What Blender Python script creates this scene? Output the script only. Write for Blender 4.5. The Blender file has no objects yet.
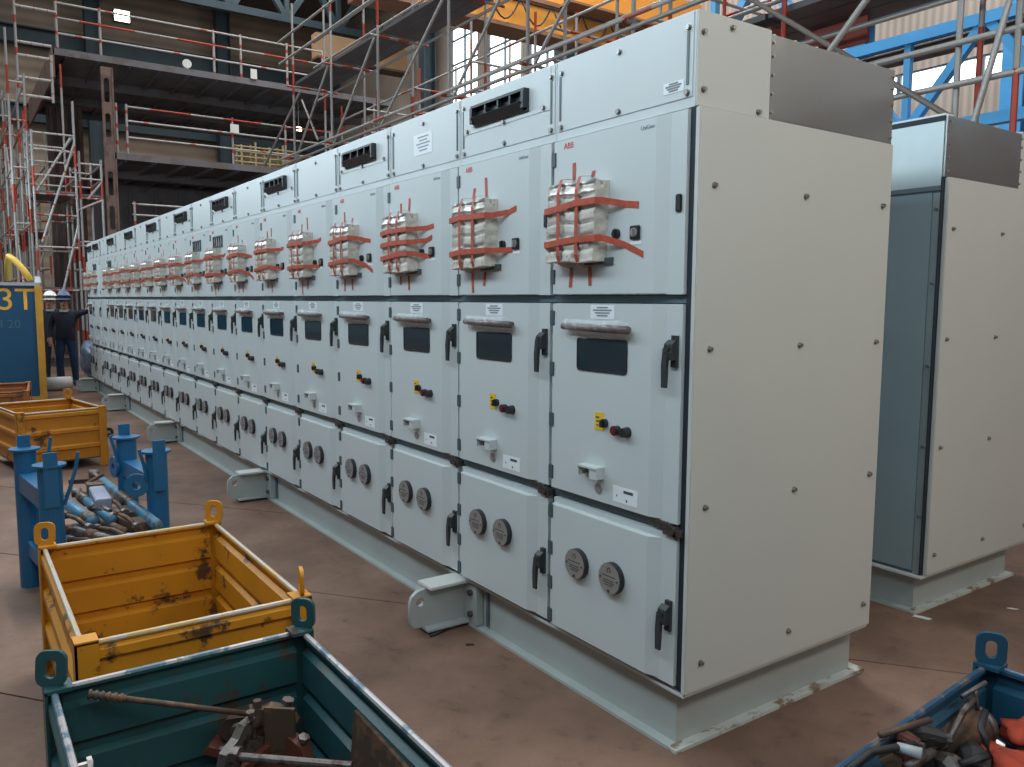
import bpy, bmesh, math, random
from mathutils import Vector, Matrix
random.seed(7)
scene = bpy.context.scene
COL = scene.collection

# ------------------------------------------------------------------ camera
YAW, PITCH, ROLL, FPX = -0.9632, 0.1023, 0.0046, 809.2
CAM = Vector((2.0501, -2.2372, 1.7739))
_cy, _sy, _cp, _sp = math.cos(YAW), math.sin(YAW), math.cos(PITCH), math.sin(PITCH)
_f = Vector((_sy * _cp, _cy * _cp, -_sp))
_r0 = Vector((_cy, -_sy, 0))
_u0 = _r0.cross(_f)
_r = _r0 * math.cos(ROLL) + _u0 * math.sin(ROLL)
_u = _u0 * math.cos(ROLL) - _r0 * math.sin(ROLL)
cd = bpy.data.cameras.new('camera')
cam = bpy.data.objects.new('camera', cd)
COL.objects.link(cam)
cd.sensor_fit = 'HORIZONTAL'
cd.sensor_width = 36.0
cd.lens = FPX / 1024 * 36.0
cd.clip_start, cd.clip_end = 0.05, 300
cam.matrix_world = Matrix(((_r.x, _u.x, -_f.x, CAM.x), (_r.y, _u.y, -_f.y, CAM.y), (_r.z, _u.z, -_f.z, CAM.z), (0, 0, 0, 1)))
scene.camera = cam

def onplane(px, py, axis, v):
    """point where the ray of a photo pixel meets the plane axis = v"""
    d = _f + _r * ((px - 512) / FPX) - _u * ((py - 383.5) / FPX)
    t = (v - CAM[axis]) / d[axis]
    return CAM + d * t

# ------------------------------------------------------------------ world, skylights, added fill lights, exposure
world = bpy.data.worlds.new('world')
scene.world = world
world.use_nodes = True
bg = world.node_tree.nodes['Background']
bg.inputs[0].default_value = (0.74, 0.90, 1.0, 1)
bg.inputs[1].default_value = 0.11

def area_light(name, loc, sx, sy, power, color):
    l = bpy.data.lights.new(name, 'AREA')
    l.shape = 'RECTANGLE'
    l.size, l.size_y = sx, sy
    l.energy = power
    l.color = color
    o = bpy.data.objects.new(name, l)
    o.location = loc
    COL.objects.link(o)
    return o

for sx_, pw in ((3.0, 60), (-7.0, 850), (-17.0, 800), (-27.0, 1200), (-37.0, 1300)):
    area_light('roof_skylight_light', (sx_, 2.0, 17.6), 5.0, 24.0, pw, (1.0, 0.99, 0.95))

# unseen fill lights added so door fronts and end panel fade towards the floor
la = area_light('added_fill_strip', (-7.0, -3.0, 4.5), 26.0, 0.9, 530, (0.73, 0.90, 1.0))
la.rotation_euler = (math.radians(72), 0, 0)
lb_ = area_light('added_fill_strip', (4.6, 1.7, 5.7), 0.9, 8.2, 178, (1.0, 0.985, 0.92))
lb_.rotation_euler = (0, math.radians(78), 0)

# unseen fill light added to brighten the side wall, blue girders and crane
rear = area_light('added_rear_fill', (-9.0, 6.5, 17.0), 16.0, 4.0, 3200, (0.95, 0.98, 1.0))
rear.rotation_euler = (math.radians(38), 0, 0)

vs = scene.view_settings
vs.view_transform = 'Standard'
vs.look = 'None'
vs.gamma = 1.0
vs.use_curve_mapping = False
vs.exposure = 0.16

# ------------------------------------------------------------------ materials
MATS = {}
def nt(name):
    m = bpy.data.materials.new(name)
    m.use_nodes = True
    MATS[name] = m
    b = m.node_tree.nodes['Principled BSDF']
    return m, m.node_tree, b

def plain(name, col, rough=0.5, metal=0.0, var=0.0, scale=6.0, spec=None, emit=None):
    m, t, b = nt(name)
    b.inputs['Roughness'].default_value = rough
    b.inputs['Metallic'].default_value = metal
    if spec is not None:
        b.inputs['Specular IOR Level'].default_value = spec
    if emit:
        b.inputs['Emission Color'].default_value = (*col, 1)
        b.inputs['Emission Strength'].default_value = emit
    c = (*col, 1)
    if var > 0:
        tc = t.nodes.new('ShaderNodeTexCoord')
        n = t.nodes.new('ShaderNodeTexNoise')
        n.inputs['Scale'].default_value = scale
        n.inputs['Detail'].default_value = 5
        r = t.nodes.new('ShaderNodeValToRGB')
        r.color_ramp.elements[0].position = 0.3
        r.color_ramp.elements[1].position = 0.7
        r.color_ramp.elements[0].color = (*[x * (1 - var) for x in col], 1)
        r.color_ramp.elements[1].color = (*[min(1, x * (1 + var)) for x in col], 1)
        t.links.new(tc.outputs['Object'], n.inputs['Vector'])
        t.links.new(n.outputs['Fac'], r.inputs['Fac'])
        t.links.new(r.outputs['Color'], b.inputs['Base Color'])
    else:
        b.inputs['Base Color'].default_value = c
    return m

def worn(name, paint, rust, amount=0.42, scale=4.0, rough=0.55, metal=0.0, fine=True, stretch=(1, 1, 1)):
    """paint broken by rust / bare metal patches"""
    m, t, b = nt(name)
    b.inputs['Roughness'].default_value = rough
    b.inputs['Metallic'].default_value = metal
    tc = t.nodes.new('ShaderNodeTexCoord')
    mp = t.nodes.new('ShaderNodeMapping')
    mp.inputs['Scale'].default_value = stretch
    t.links.new(tc.outputs['Object'], mp.inputs['Vector'])
    n = t.nodes.new('ShaderNodeTexNoise')
    n.inputs['Scale'].default_value = scale
    n.inputs['Detail'].default_value = 9
    n.inputs['Roughness'].default_value = 0.68
    t.links.new(mp.outputs[0], n.inputs['Vector'])
    r = t.nodes.new('ShaderNodeValToRGB')
    r.color_ramp.elements[0].position = 1 - amount - 0.03
    r.color_ramp.elements[1].position = 1 - amount + 0.03
    n2 = t.nodes.new('ShaderNodeTexNoise')
    n2.inputs['Scale'].default_value = scale * 0.6
    n2.inputs['Detail'].default_value = 4
    t.links.new(mp.outputs[0], n2.inputs['Vector'])
    mx0 = t.nodes.new('ShaderNodeMix'); mx0.data_type = 'RGBA'
    mx0.inputs[6].default_value = (*[c * 0.72 for c in paint], 1)
    mx0.inputs[7].default_value = (*[min(1, c * 1.25) for c in paint], 1)
    t.links.new(n2.outputs['Fac'], mx0.inputs[0])
    mx = t.nodes.new('ShaderNodeMix'); mx.data_type = 'RGBA'
    mx.inputs[7].default_value = (*rust, 1)
    t.links.new(n.outputs['Fac'], r.inputs['Fac'])
    t.links.new(r.outputs['Color'], mx.inputs[0])
    t.links.new(mx0.outputs[2], mx.inputs[6])
    t.links.new(mx.outputs[2], b.inputs['Base Color'])
    if fine:
        bp = t.nodes.new('ShaderNodeBump')
        bp.inputs['Strength'].default_value = 0.25
        bp.inputs['Distance'].default_value = 0.01
        t.links.new(n.outputs['Fac'], bp.inputs['Height'])
        t.links.new(bp.outputs[0], b.inputs['Normal'])
    return m

plain('paint', (0.56, 0.60, 0.605), 0.37, var=0.02, scale=1.5)
plain('paint_end_warm', (0.56, 0.565, 0.53), 0.5, var=0.02, scale=1.2)  # same grey paint, warm tint put in for the light on end faces
plain('base_paint', (0.40, 0.43, 0.415), 0.38, var=0.06, scale=3)
worn('base_dirty', (0.52, 0.55, 0.52), (0.22, 0.14, 0.09), 0.47, 5.0, 0.5)
plain('gap', (0.10, 0.135, 0.16), 0.6)
plain('slot', (0.16, 0.19, 0.20), 0.6)
plain('rail_blue', (0.13, 0.18, 0.21), 0.4, metal=0.3)
plain('seal_gap_black', (0.012, 0.022, 0.035), 0.6)
plain('black_plastic', (0.018, 0.02, 0.023), 0.42)
plain('hinge_grey', (0.065, 0.09, 0.10), 0.45)
plain('handle_grey', (0.035, 0.042, 0.045), 0.35)
plain('steel_bolt', (0.32, 0.31, 0.29), 0.35, metal=0.9)
plain('zinc', (0.44, 0.50, 0.51), 0.42, metal=0.75, var=0.08, scale=4)
plain('rear_sheet', (0.34, 0.43, 0.47), 0.4, metal=0.45, var=0.06, scale=2)
plain('sticker', (0.80, 0.83, 0.86), 0.5)
plain('print_dark', (0.06, 0.06, 0.07), 0.6)
plain('print_grey', (0.22, 0.25, 0.27), 0.6)
plain('logo_red', (0.62, 0.035, 0.03), 0.5)
plain('red_button', (0.16, 0.014, 0.012), 0.35)
plain('yellow_plate', (0.80, 0.49, 0.02), 0.5)
plain('tape', (0.43, 0.075, 0.038), 0.45, var=0.2, scale=40)
plain('disc_face', (0.30, 0.275, 0.26), 0.5, metal=0.25, var=0.1, scale=30)
plain('wrapped_bar', (0.15, 0.115, 0.11), 0.35, var=0.3, scale=40)
plain('lit_top_paint', (0.60, 0.61, 0.59), 0.5)  # lighter copy of the base frame grey, top light painted into upward faces
plain('latch', (0.12, 0.11, 0.10), 0.4, metal=0.7, var=0.3, scale=60)
worn('packing', (0.58, 0.54, 0.48), (0.34, 0.29, 0.24), 0.42, 16, 0.5)
plain('foil', (0.50, 0.46, 0.42), 0.30, metal=0.6, var=0.15, scale=30)

def glass_dark():
    m, t, b = nt('window_glass')
    b.inputs['Base Color'].default_value = (0.018, 0.035, 0.045, 1)
    b.inputs['Roughness'].default_value = 0.06
    b.inputs['Specular IOR Level'].default_value = 0.9
    return m
glass_dark()

def clear_film():
    m, t, b = nt('clear_film')
    b.inputs['Base Color'].default_value = (0.85, 0.87, 0.88, 1)
    b.inputs['Roughness'].default_value = 0.18
    b.inputs['Alpha'].default_value = 0.28
    b.inputs['Specular IOR Level'].default_value = 0.8
    n = t.nodes.new('ShaderNodeTexNoise'); n.inputs['Scale'].default_value = 30
    tc = t.nodes.new('ShaderNodeTexCoord')
    t.links.new(tc.outputs['Object'], n.inputs['Vector'])
    bp = t.nodes.new('ShaderNodeBump'); bp.inputs['Strength'].default_value = 0.6; bp.inputs['Distance'].default_value = 0.03
    t.links.new(n.outputs['Fac'], bp.inputs['Height']); t.links.new(bp.outputs[0], b.inputs['Normal'])
clear_film()

def brushed():
    m, t, b = nt('stainless')
    b.inputs['Metallic'].default_value = 1.0
    b.inputs['Base Color'].default_value = (0.35, 0.36, 0.36, 1)
    b.inputs['Roughness'].default_value = 0.33
    tc = t.nodes.new('ShaderNodeTexCoord'); mp = t.nodes.new('ShaderNodeMapping')
    mp.inputs['Scale'].default_value = (1, 60, 1.2)
    n = t.nodes.new('ShaderNodeTexNoise'); n.inputs['Scale'].default_value = 4; n.inputs['Detail'].default_value = 4
    t.links.new(tc.outputs['Object'], mp.inputs[0]); t.links.new(mp.outputs[0], n.inputs['Vector'])
    n2 = t.nodes.new('ShaderNodeTexNoise'); n2.inputs['Scale'].default_value = 2.2
    t.links.new(tc.outputs['Object'], n2.inputs['Vector'])
    bp = t.nodes.new('ShaderNodeBump'); bp.inputs['Strength'].default_value = 0.10; bp.inputs['Distance'].default_value = 0.01
    t.links.new(n.outputs['Fac'], bp.inputs['Height'])
    bp2 = t.nodes.new('ShaderNodeBump'); bp2.inputs['Strength'].default_value = 0.35; bp2.inputs['Distance'].default_value = 0.02
    t.links.new(n2.outputs['Fac'], bp2.inputs['Height']); t.links.new(bp.outputs[0], bp2.inputs['Normal'])
    t.links.new(bp2.outputs[0], b.inputs['Normal'])
brushed()

def floor_mat():
    m, t, b = nt('floor')
    tc = t.nodes.new('ShaderNodeTexCoord')
    geo = t.nodes.new('ShaderNodeNewGeometry')
    n = t.nodes.new('ShaderNodeTexNoise'); n.inputs['Scale'].default_value = 0.9; n.inputs['Detail'].default_value = 8; n.inputs['Roughness'].default_value = 0.62
    t.links.new(geo.outputs['Position'], n.inputs['Vector'])
    r = t.nodes.new('ShaderNodeValToRGB'); e = r.color_ramp.elements
    e[0].position = 0.28; e[0].color = (0.082, 0.042, 0.028, 1)
    e[1].position = 0.72; e[1].color = (0.31, 0.19, 0.135, 1)
    k = e.new(0.5); k.color = (0.185, 0.106, 0.074, 1)
    t.links.new(n.outputs['Fac'], r.inputs['Fac'])
    n2 = t.nodes.new('ShaderNodeTexNoise'); n2.inputs['Scale'].default_value = 7; n2.inputs['Detail'].default_value = 10; n2.inputs['Roughness'].default_value = 0.75
    t.links.new(geo.outputs['Position'], n2.inputs['Vector'])
    r2 = t.nodes.new('ShaderNodeValToRGB'); e = r2.color_ramp.elements
    e[0].position = 0.33; e[0].color = (0.30, 0.30, 0.30, 1); e[1].position = 0.45; e[1].color = (1, 1, 1, 1)
    t.links.new(n2.outputs['Fac'], r2.inputs['Fac'])
    oi = t.nodes.new('ShaderNodeObjectInfo')
    mr = t.nodes.new('ShaderNodeMapRange'); mr.inputs[3].default_value = 0.85; mr.inputs[4].default_value = 1.15
    t.links.new(oi.outputs['Random'], mr.inputs[0])
    mx = t.nodes.new('ShaderNodeMix'); mx.data_type = 'RGBA'; mx.blend_type = 'MULTIPLY'; mx.inputs[0].default_value = 0.6
    t.links.new(r.outputs['Color'], mx.inputs[6]); t.links.new(r2.outputs['Color'], mx.inputs[7])
    hs = t.nodes.new('ShaderNodeHueSaturation')
    t.links.new(mr.outputs[0], hs.inputs['Value']); t.links.new(mx.outputs[2], hs.inputs['Color'])
    t.links.new(hs.outputs[0], b.inputs['Base Color'])
    rr = t.nodes.new('ShaderNodeMapRange'); rr.inputs[3].default_value = 0.5; rr.inputs[4].default_value = 0.85
    t.links.new(n2.outputs['Fac'], rr.inputs[0]); t.links.new(rr.outputs[0], b.inputs['Roughness'])
    bp = t.nodes.new('ShaderNodeBump'); bp.inputs['Strength'].default_value = 0.35; bp.inputs['Distance'].default_value = 0.01
    t.links.new(n2.outputs['Fac'], bp.inputs['Height']); t.links.new(bp.outputs[0], b.inputs['Normal'])
floor_mat()
plain('floor_joint', (0.02, 0.016, 0.014), 0.9)

worn('yellow_paint', (0.60, 0.245, 0.010), (0.085, 0.042, 0.02), 0.40, 6, 0.5)
worn('yellow_rim', (0.55, 0.40, 0.18), (0.50, 0.45, 0.40), 0.5, 9, 0.45, 0.2)
worn('yellow_far', (0.55, 0.21, 0.012), (0.09, 0.04, 0.015), 0.36, 3, 0.55)
worn('orange_rust', (0.34, 0.12, 0.035), (0.14, 0.06, 0.03), 0.42, 4, 0.7)
worn('teal_paint', (0.018, 0.078, 0.088), (0.06, 0.042, 0.03), 0.39, 6, 0.45, stretch=(1, 1, 0.6))
worn('teal_rim', (0.12, 0.20, 0.26), (0.46, 0.44, 0.45), 0.52, 8, 0.4, 0.3)
worn('blue_paint', (0.012, 0.07, 0.125), (0.05, 0.038, 0.03), 0.33, 3, 0.45)
worn('blue_rim', (0.03, 0.085, 0.16), (0.20, 0.17, 0.15), 0.46, 8, 0.4, 0.2)
worn('rack_blue', (0.014, 0.13, 0.28), (0.05, 0.045, 0.05), 0.36, 4, 0.42)
worn('jack_blue', (0.055, 0.22, 0.37), (0.10, 0.085, 0.075), 0.45, 14, 0.4)
worn('rusty_steel', (0.10, 0.065, 0.048), (0.19, 0.10, 0.06), 0.45, 14, 0.6, 0.35)
worn('old_steel', (0.16, 0.14, 0.13), (0.075, 0.05, 0.04), 0.46, 18, 0.45, 0.6)
worn('red_oxide', (0.12, 0.035, 0.02), (0.07, 0.04, 0.03), 0.42, 9, 0.6)
plain('bright_steel', (0.55, 0.54, 0.53), 0.3, metal=0.9)
plain('grey_box', (0.28, 0.31, 0.42), 0.5, var=0.15, scale=12)
plain('rubber', (0.018, 0.018, 0.019), 0.55)
plain('cloth_red', (0.36, 0.045, 0.02), 0.85, var=0.25, scale=14)
plain('container_blue', (0.002, 0.065, 0.15), 0.5, var=0.12, scale=2)
plain('container_yellow', (0.52, 0.27, 0.03), 0.5, var=0.15, scale=6)
plain('container_trim', (0.34, 0.38, 0.40), 0.5)
plain('letter_yellow', (0.78, 0.42, 0.04), 0.6, var=0.2, scale=10)
plain('letter_faint', (0.045, 0.125, 0.185), 0.6)
plain('navy_cloth', (0.014, 0.017, 0.030), 0.9, var=0.3, scale=9)
plain('denim', (0.016, 0.038, 0.10), 0.9, var=0.2, scale=9)
plain('skin', (0.36, 0.19, 0.13), 0.6)
plain('shoe', (0.014, 0.012, 0.012), 0.6)
plain('helmet_blue', (0.055, 0.11, 0.22), 0.35)
plain('helmet_white', (0.72, 0.72, 0.70), 0.35)
plain('collar', (0.20, 0.19, 0.16), 0.8)
plain('foil_wrap', (0.12, 0.16, 0.24), 0.3, var=0.5, scale=9)
plain('paper_white', (0.74, 0.74, 0.72), 0.6)
plain('hose_yellow', (0.62, 0.40, 0.05), 0.5)
worn('block_steel', (0.135, 0.13, 0.14), (0.115, 0.095, 0.09), 0.45, 1.2, 0.75, fine=False)  # dark steel lightened, distance haze put into the colour
worn('block_brown', (0.17, 0.105, 0.088), (0.10, 0.065, 0.055), 0.45, 2.0, 0.75, fine=False)
plain('beam_blue', (0.05, 0.20, 0.38), 0.5, var=0.15, scale=1)
plain('beam_blue_bright', (0.055, 0.30, 0.62), 0.45, var=0.12, scale=2)
plain('beam_dark', (0.028, 0.055, 0.072), 0.6, var=0.2, scale=1)
worn('runway_rust', (0.13, 0.085, 0.065), (0.07, 0.045, 0.035), 0.45, 3, 0.7, fine=False)
plain('crane_orange', (0.72, 0.30, 0.045), 0.5, var=0.08, scale=0.8)
plain('crane_flange', (0.25, 0.13, 0.075), 0.6, var=0.1, scale=1)
plain('crane_tan', (0.42, 0.26, 0.14), 0.6, var=0.1, scale=1)
plain('lamp_glow', (1.0, 0.93, 0.82), 0.5, emit=9.0)
plain('lamp_body', (0.12, 0.12, 0.12), 0.5)
plain('window_sky', (0.93, 0.97, 1.0), 0.5, emit=3.5)
plain('mullion', (0.08, 0.11, 0.13), 0.6)
plain('scaffold_deck', (0.115, 0.115, 0.125), 0.55, metal=0.4, var=0.15, scale=3)
plain('red_board', (0.27, 0.06, 0.045), 0.7, var=0.2, scale=3)
plain('tube_dull', (0.20, 0.175, 0.16), 0.5, metal=0.3)
plain('galv_tube', (0.38, 0.365, 0.35), 0.4, metal=0.45, var=0.15, scale=5)
plain('brass_frame', (0.42, 0.34, 0.17), 0.6)
plain('sign_white', (0.62, 0.62, 0.60), 0.6)

def tube_mat(name, white, red, lo):
    """galvanised scaffold tube, red paint near the joints"""
    m, t, b = nt(name)
    b.inputs['Roughness'].default_value = 0.45
    b.inputs['Metallic'].default_value = 0.25
    tc = t.nodes.new('ShaderNodeTexCoord'); sp = t.nodes.new('ShaderNodeSeparateXYZ')
    t.links.new(tc.outputs['Generated'], sp.inputs[0])
    oi = t.nodes.new('ShaderNodeObjectInfo')
    ad = t.nodes.new('ShaderNodeMath'); ad.operation = 'ADD'
    t.links.new(sp.outputs['Z'], ad.inputs[0]); t.links.new(oi.outputs['Random'], ad.inputs[1])
    mu = t.nodes.new('ShaderNodeMath'); mu.operation = 'MULTIPLY'; mu.inputs[1].default_value = 3.0
    t.links.new(ad.outputs[0], mu.inputs[0])
    fr = t.nodes.new('ShaderNodeMath'); fr.operation = 'FRACT'
    t.links.new(mu.outputs[0], fr.inputs[0])
    lt = t.nodes.new('ShaderNodeMath'); lt.operation = 'LESS_THAN'; lt.inputs[1].default_value = lo
    t.links.new(fr.outputs[0], lt.inputs[0])
    mx = t.nodes.new('ShaderNodeMix'); mx.data_type = 'RGBA'
    mx.inputs[6].default_value = (*white, 1); mx.inputs[7].default_value = (*red, 1)
    t.links.new(lt.outputs[0], mx.inputs[0]); t.links.new(mx.outputs[2], b.inputs['Base Color'])
tube_mat('tube', (0.33, 0.32, 0.31), (0.36, 0.05, 0.03), 0.24)
tube_mat('tube_red', (0.30, 0.285, 0.27), (0.36, 0.05, 0.03), 0.55)
tube_mat('tube_plain', (0.38, 0.37, 0.36), (0.40, 0.10, 0.07), 0.07)

def cladding(name, a, b_, freq, axis, rough=0.8):
    m, t, b = nt(name)
    b.inputs['Roughness'].default_value = rough
    geo = t.nodes.new('ShaderNodeNewGeometry')
    w = t.nodes.new('ShaderNodeTexWave'); w.bands_direction = axis
    w.inputs['Scale'].default_value = freq; w.inputs['Distortion'].default_value = 0.4; w.inputs['Detail'].default_value = 2
    t.links.new(geo.outputs['Position'], w.inputs['Vector'])
    n = t.nodes.new('ShaderNodeTexNoise'); n.inputs['Scale'].default_value = 0.35; n.inputs['Detail'].default_value = 6
    t.links.new(geo.outputs['Position'], n.inputs['Vector'])
    ml = t.nodes.new('ShaderNodeMath'); ml.operation = 'MULTIPLY_ADD'; ml.inputs[1].default_value = 0.35
    t.links.new(w.outputs['Fac'], ml.inputs[0]); t.links.new(n.outputs['Fac'], ml.inputs[2])
    r = t.nodes.new('ShaderNodeValToRGB')
    r.color_ramp.elements[0].position = 0.3; r.color_ramp.elements[0].color = (*a, 1)
    r.color_ramp.elements[1].position = 0.95; r.color_ramp.elements[1].color = (*b_, 1)
    t.links.new(ml.outputs[0], r.inputs['Fac']); t.links.new(r.outputs['Color'], b.inputs['Base Color'])
cladding('wall_boards', (0.20, 0.16, 0.125), (0.40, 0.32, 0.255), 0.55, 'Z')
cladding('wall_clad', (0.22, 0.185, 0.155), (0.42, 0.36, 0.31), 1.6, 'X')
plain('ceiling_dark', (0.12, 0.11, 0.10), 0.9)

# ------------------------------------------------------------------ mesh helpers
def quadbox(bm, x0, x1, y0, y1, z0, z1):
    v = [bm.verts.new(p) for p in ((x0, y0, z0), (x1, y0, z0), (x1, y1, z0), (x0, y1, z0), (x0, y0, z1), (x1, y0, z1), (x1, y1, z1), (x0, y1, z1))]
    for f in ((3, 2, 1, 0), (4, 5, 6, 7), (0, 1, 5, 4), (1, 2, 6, 5), (2, 3, 7, 6), (3, 0, 4, 7)):
        bm.faces.new([v[i] for i in f])
    return v

def bar(bm, a, b, wx, wz, up=Vector((0, 0, 1))):
    """rectangular bar from a to b: wx across, wz along up"""
    a, b = Vector(a), Vector(b)
    d = (b - a).normalized()
    s = d.cross(up)
    if s.length < 1e-4:
        s = d.cross(Vector((0, 1, 0)))
    s.normalize()
    n = s.cross(d).normalized()
    v = []
    for e in (a, b):
        for i, j in ((-1, -1), (1, -1), (1, 1), (-1, 1)):
            v.append(bm.verts.new(e + s * (i * wx / 2) + n * (j * wz / 2)))
    for f in ((0, 1, 2, 3), (7, 6, 5, 4), (0, 4, 5, 1), (1, 5, 6, 2), (2, 6, 7, 3), (3, 7, 4, 0)):
        bm.faces.new([v[i] for i in f])

def tube(bm, pts, r, n=8, caps=True):
    pts = [Vector(p) for p in pts]
    rs = r if isinstance(r, (list, tuple)) else [r] * len(pts)
    rings = []
    ref = Vector((0, 0, 1))
    for i, p in enumerate(pts):
        if i == 0: d = pts[1] - p
        elif i == len(pts) - 1: d = p - pts[i - 1]
        else: d = (pts[i + 1] - p).normalized() + (p - pts[i - 1]).normalized()
        d.normalize()
        s = d.cross(ref)
        if s.length < 0.05:
            s = d.cross(Vector((0, 1, 0)))
        s.normalize(); t = s.cross(d)
        rings.append([bm.verts.new(p + (s * math.cos(2 * math.pi * k / n) + t * math.sin(2 * math.pi * k / n)) * rs[i]) for k in range(n)])
    for a, b in zip(rings, rings[1:]):
        for k in range(n):
            bm.faces.new((a[k], a[(k + 1) % n], b[(k + 1) % n], b[k]))
    if caps:
        bm.faces.new(rings[0][::-1]); bm.faces.new(rings[-1])

def prism(bm, prof, mapf, a, b, closed=True):
    """profile of 2d points swept from a to b; mapf(p, q, t) gives the 3d point"""
    r0 = [bm.verts.new(mapf(p, q, a)) for p, q in prof]
    r1 = [bm.verts.new(mapf(p, q, b)) for p, q in prof]
    n = len(prof)
    for i in range(n if closed else n - 1):
        bm.faces.new((r0[i], r0[(i + 1) % n], r1[(i + 1) % n], r1[i]))
    if closed:
        bm.faces.new(r0[::-1]); bm.faces.new(r1)

def finish(bm, name, mat, smooth=False):
    bmesh.ops.recalc_face_normals(bm, faces=bm.faces)
    me = bpy.data.meshes.new(name)
    bm.to_mesh(me); bm.free()
    for m in (mat if isinstance(mat, (list, tuple)) else [mat]):
        me.materials.append(MATS[m])
    if smooth:
        for p in me.polygons: p.use_smooth = True
    return me

def M(name, mat, fn, smooth=False):
    bm = bmesh.new()
    fn(bm)
    return finish(bm, name, mat, smooth)

def O(name, me, parent=None, loc=(0, 0, 0), rot=None, scale=None):
    o = bpy.data.objects.new(name, me)
    COL.objects.link(o)
    o.parent = parent
    o.location = loc
    if rot: o.rotation_euler = rot
    if scale: o.scale = scale
    return o

def T(o, label, cat, group=None):
    o['label'] = label; o['category'] = cat
    if group: o['group'] = group
    return o

def E_(name, loc, label, cat, group=None, rotz=0):
    o = bpy.data.objects.new(name, None)
    o.empty_display_size = 0.1
    COL.objects.link(o)
    o.location = loc; o.rotation_euler = (0, 0, rotz)
    return T(o, label, cat, group)

def structure(o):
    o['kind'] = 'structure'
    return o

def box_mesh(name, mat, *b, bevel=0):
    def fn(bm):
        quadbox(bm, *b)
        if bevel:
            bmesh.ops.bevel(bm, geom=list(bm.edges), offset=bevel, segments=2, affect='EDGES')
    return M(name, mat, fn)

def outline_mesh(name, mat, outer, holes, depth, bevel=0.0):
    """flat plate in local XY from closed outlines (real holes), thickness along Z"""
    cu = bpy.data.curves.new(name, 'CURVE')
    cu.dimensions = '2D'; cu.fill_mode = 'BOTH'; cu.extrude = depth / 2; cu.bevel_depth = bevel; cu.bevel_resolution = 1
    for poly in [outer] + holes:
        s = cu.splines.new('POLY'); s.points.add(len(poly) - 1)
        for p, q in zip(s.points, poly): p.co = (q[0], q[1], 0, 1)
        s.use_cyclic_u = True
    ob = bpy.data.objects.new('tmp', cu); COL.objects.link(ob)
    dg = bpy.context.evaluated_depsgraph_get()
    me = bpy.data.meshes.new_from_object(ob.evaluated_get(dg))
    me.name = name
    bpy.data.objects.remove(ob); bpy.data.curves.remove(cu)
    me.materials.clear(); me.materials.append(MATS[mat])
    return me

def text_mesh(name, mat, s, size, depth=0.001, spacing=1.0):
    cu = bpy.data.curves.new(name, 'FONT'); cu.body = s; cu.size = size; cu.extrude = depth; cu.space_character = spacing
    cu.align_x = 'CENTER'; cu.align_y = 'CENTER'
    ob = bpy.data.objects.new('tmp', cu); COL.objects.link(ob)
    dg = bpy.context.evaluated_depsgraph_get()
    me = bpy.data.meshes.new_from_object(ob.evaluated_get(dg)); me.name = name
    bpy.data.objects.remove(ob); bpy.data.curves.remove(cu)
    me.materials.clear(); me.materials.append(MATS[mat])
    return me

def rrect(x0, x1, y0, y1, r, n=5):
    out = []
    for cx, cy, a0 in ((x1 - r, y1 - r, 0), (x0 + r, y1 - r, 90), (x0 + r, y0 + r, 180), (x1 - r, y0 + r, 270)):
        for i in range(n + 1):
            a = math.radians(a0 + 90 * i / n)
            out.append((cx + r * math.cos(a), cy + r * math.sin(a)))
    return out

def circle(cx, cy, r, n=16):
    return [(cx + r * math.cos(2 * math.pi * i / n), cy + r * math.sin(2 * math.pi * i / n)) for i in range(n)]

FACE_Y = (math.radians(90), 0, 0)      # local XY plane shown towards -Y
ORD = ['', 'first', 'second', 'third', 'fourth', 'fifth', 'sixth', 'seventh', 'eighth', 'ninth', 'tenth', 'eleventh', 'twelfth', 'thirteenth', 'fourteenth', 'fifteenth', 'sixteenth', 'seventeenth', 'eighteenth', 'nineteenth']

# ================================================================== SETTING
fl = structure(O('floor', box_mesh('floor', 'floor_joint', -47, 12, -14, 19, -0.12, -0.012)))
ang = math.radians(38.0)
dv, nv = Vector((math.cos(ang), math.sin(ang), 0)), Vector((-math.sin(ang), math.cos(ang), 0))
PW, PL = 1.55, 26.0
plate = box_mesh('floor_plate', 'floor', 0.004, PL - 0.004, 0.005, PW - 0.005, -0.012, 0.0)
n_pl = 0
for i in range(-16, 26):
    for j in range(-2, 2):
        o0 = dv * (j * PL - 11.0 + (i % 3) * 1.7) + nv * (-0.37 + i * PW)
        c = o0 + dv * PL / 2 + nv * PW / 2
        if -26 < c.x < 14 and -14 < c.y < 14:
            O('floor_plate', plate, fl, o0, (0, 0, ang)); n_pl += 1
far_floor = box_mesh('floor_far', 'floor', -47, -25.5, -13, 18.5, -0.010, -0.004)
O('far_paving', far_floor, fl)

structure(O('wall_back', box_mesh('wall_back', 'wall_boards', -46.5, -46, -14, 18.5, 0, 18)))
structure(O('ceiling', box_mesh('ceiling', 'ceiling_dark', -46.5, 10.5, -14, 18.5, 18.0, 18.3)))
structure(O('unseen_block_wall', box_mesh('unseen_block_wall', 'wall_boards', 10.0, 10.5, -6, 18.5, 0, 18)))  # unseen wall, added so side daylight stays off the end panel
wr = bmesh.new()
WY = 18.0
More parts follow.
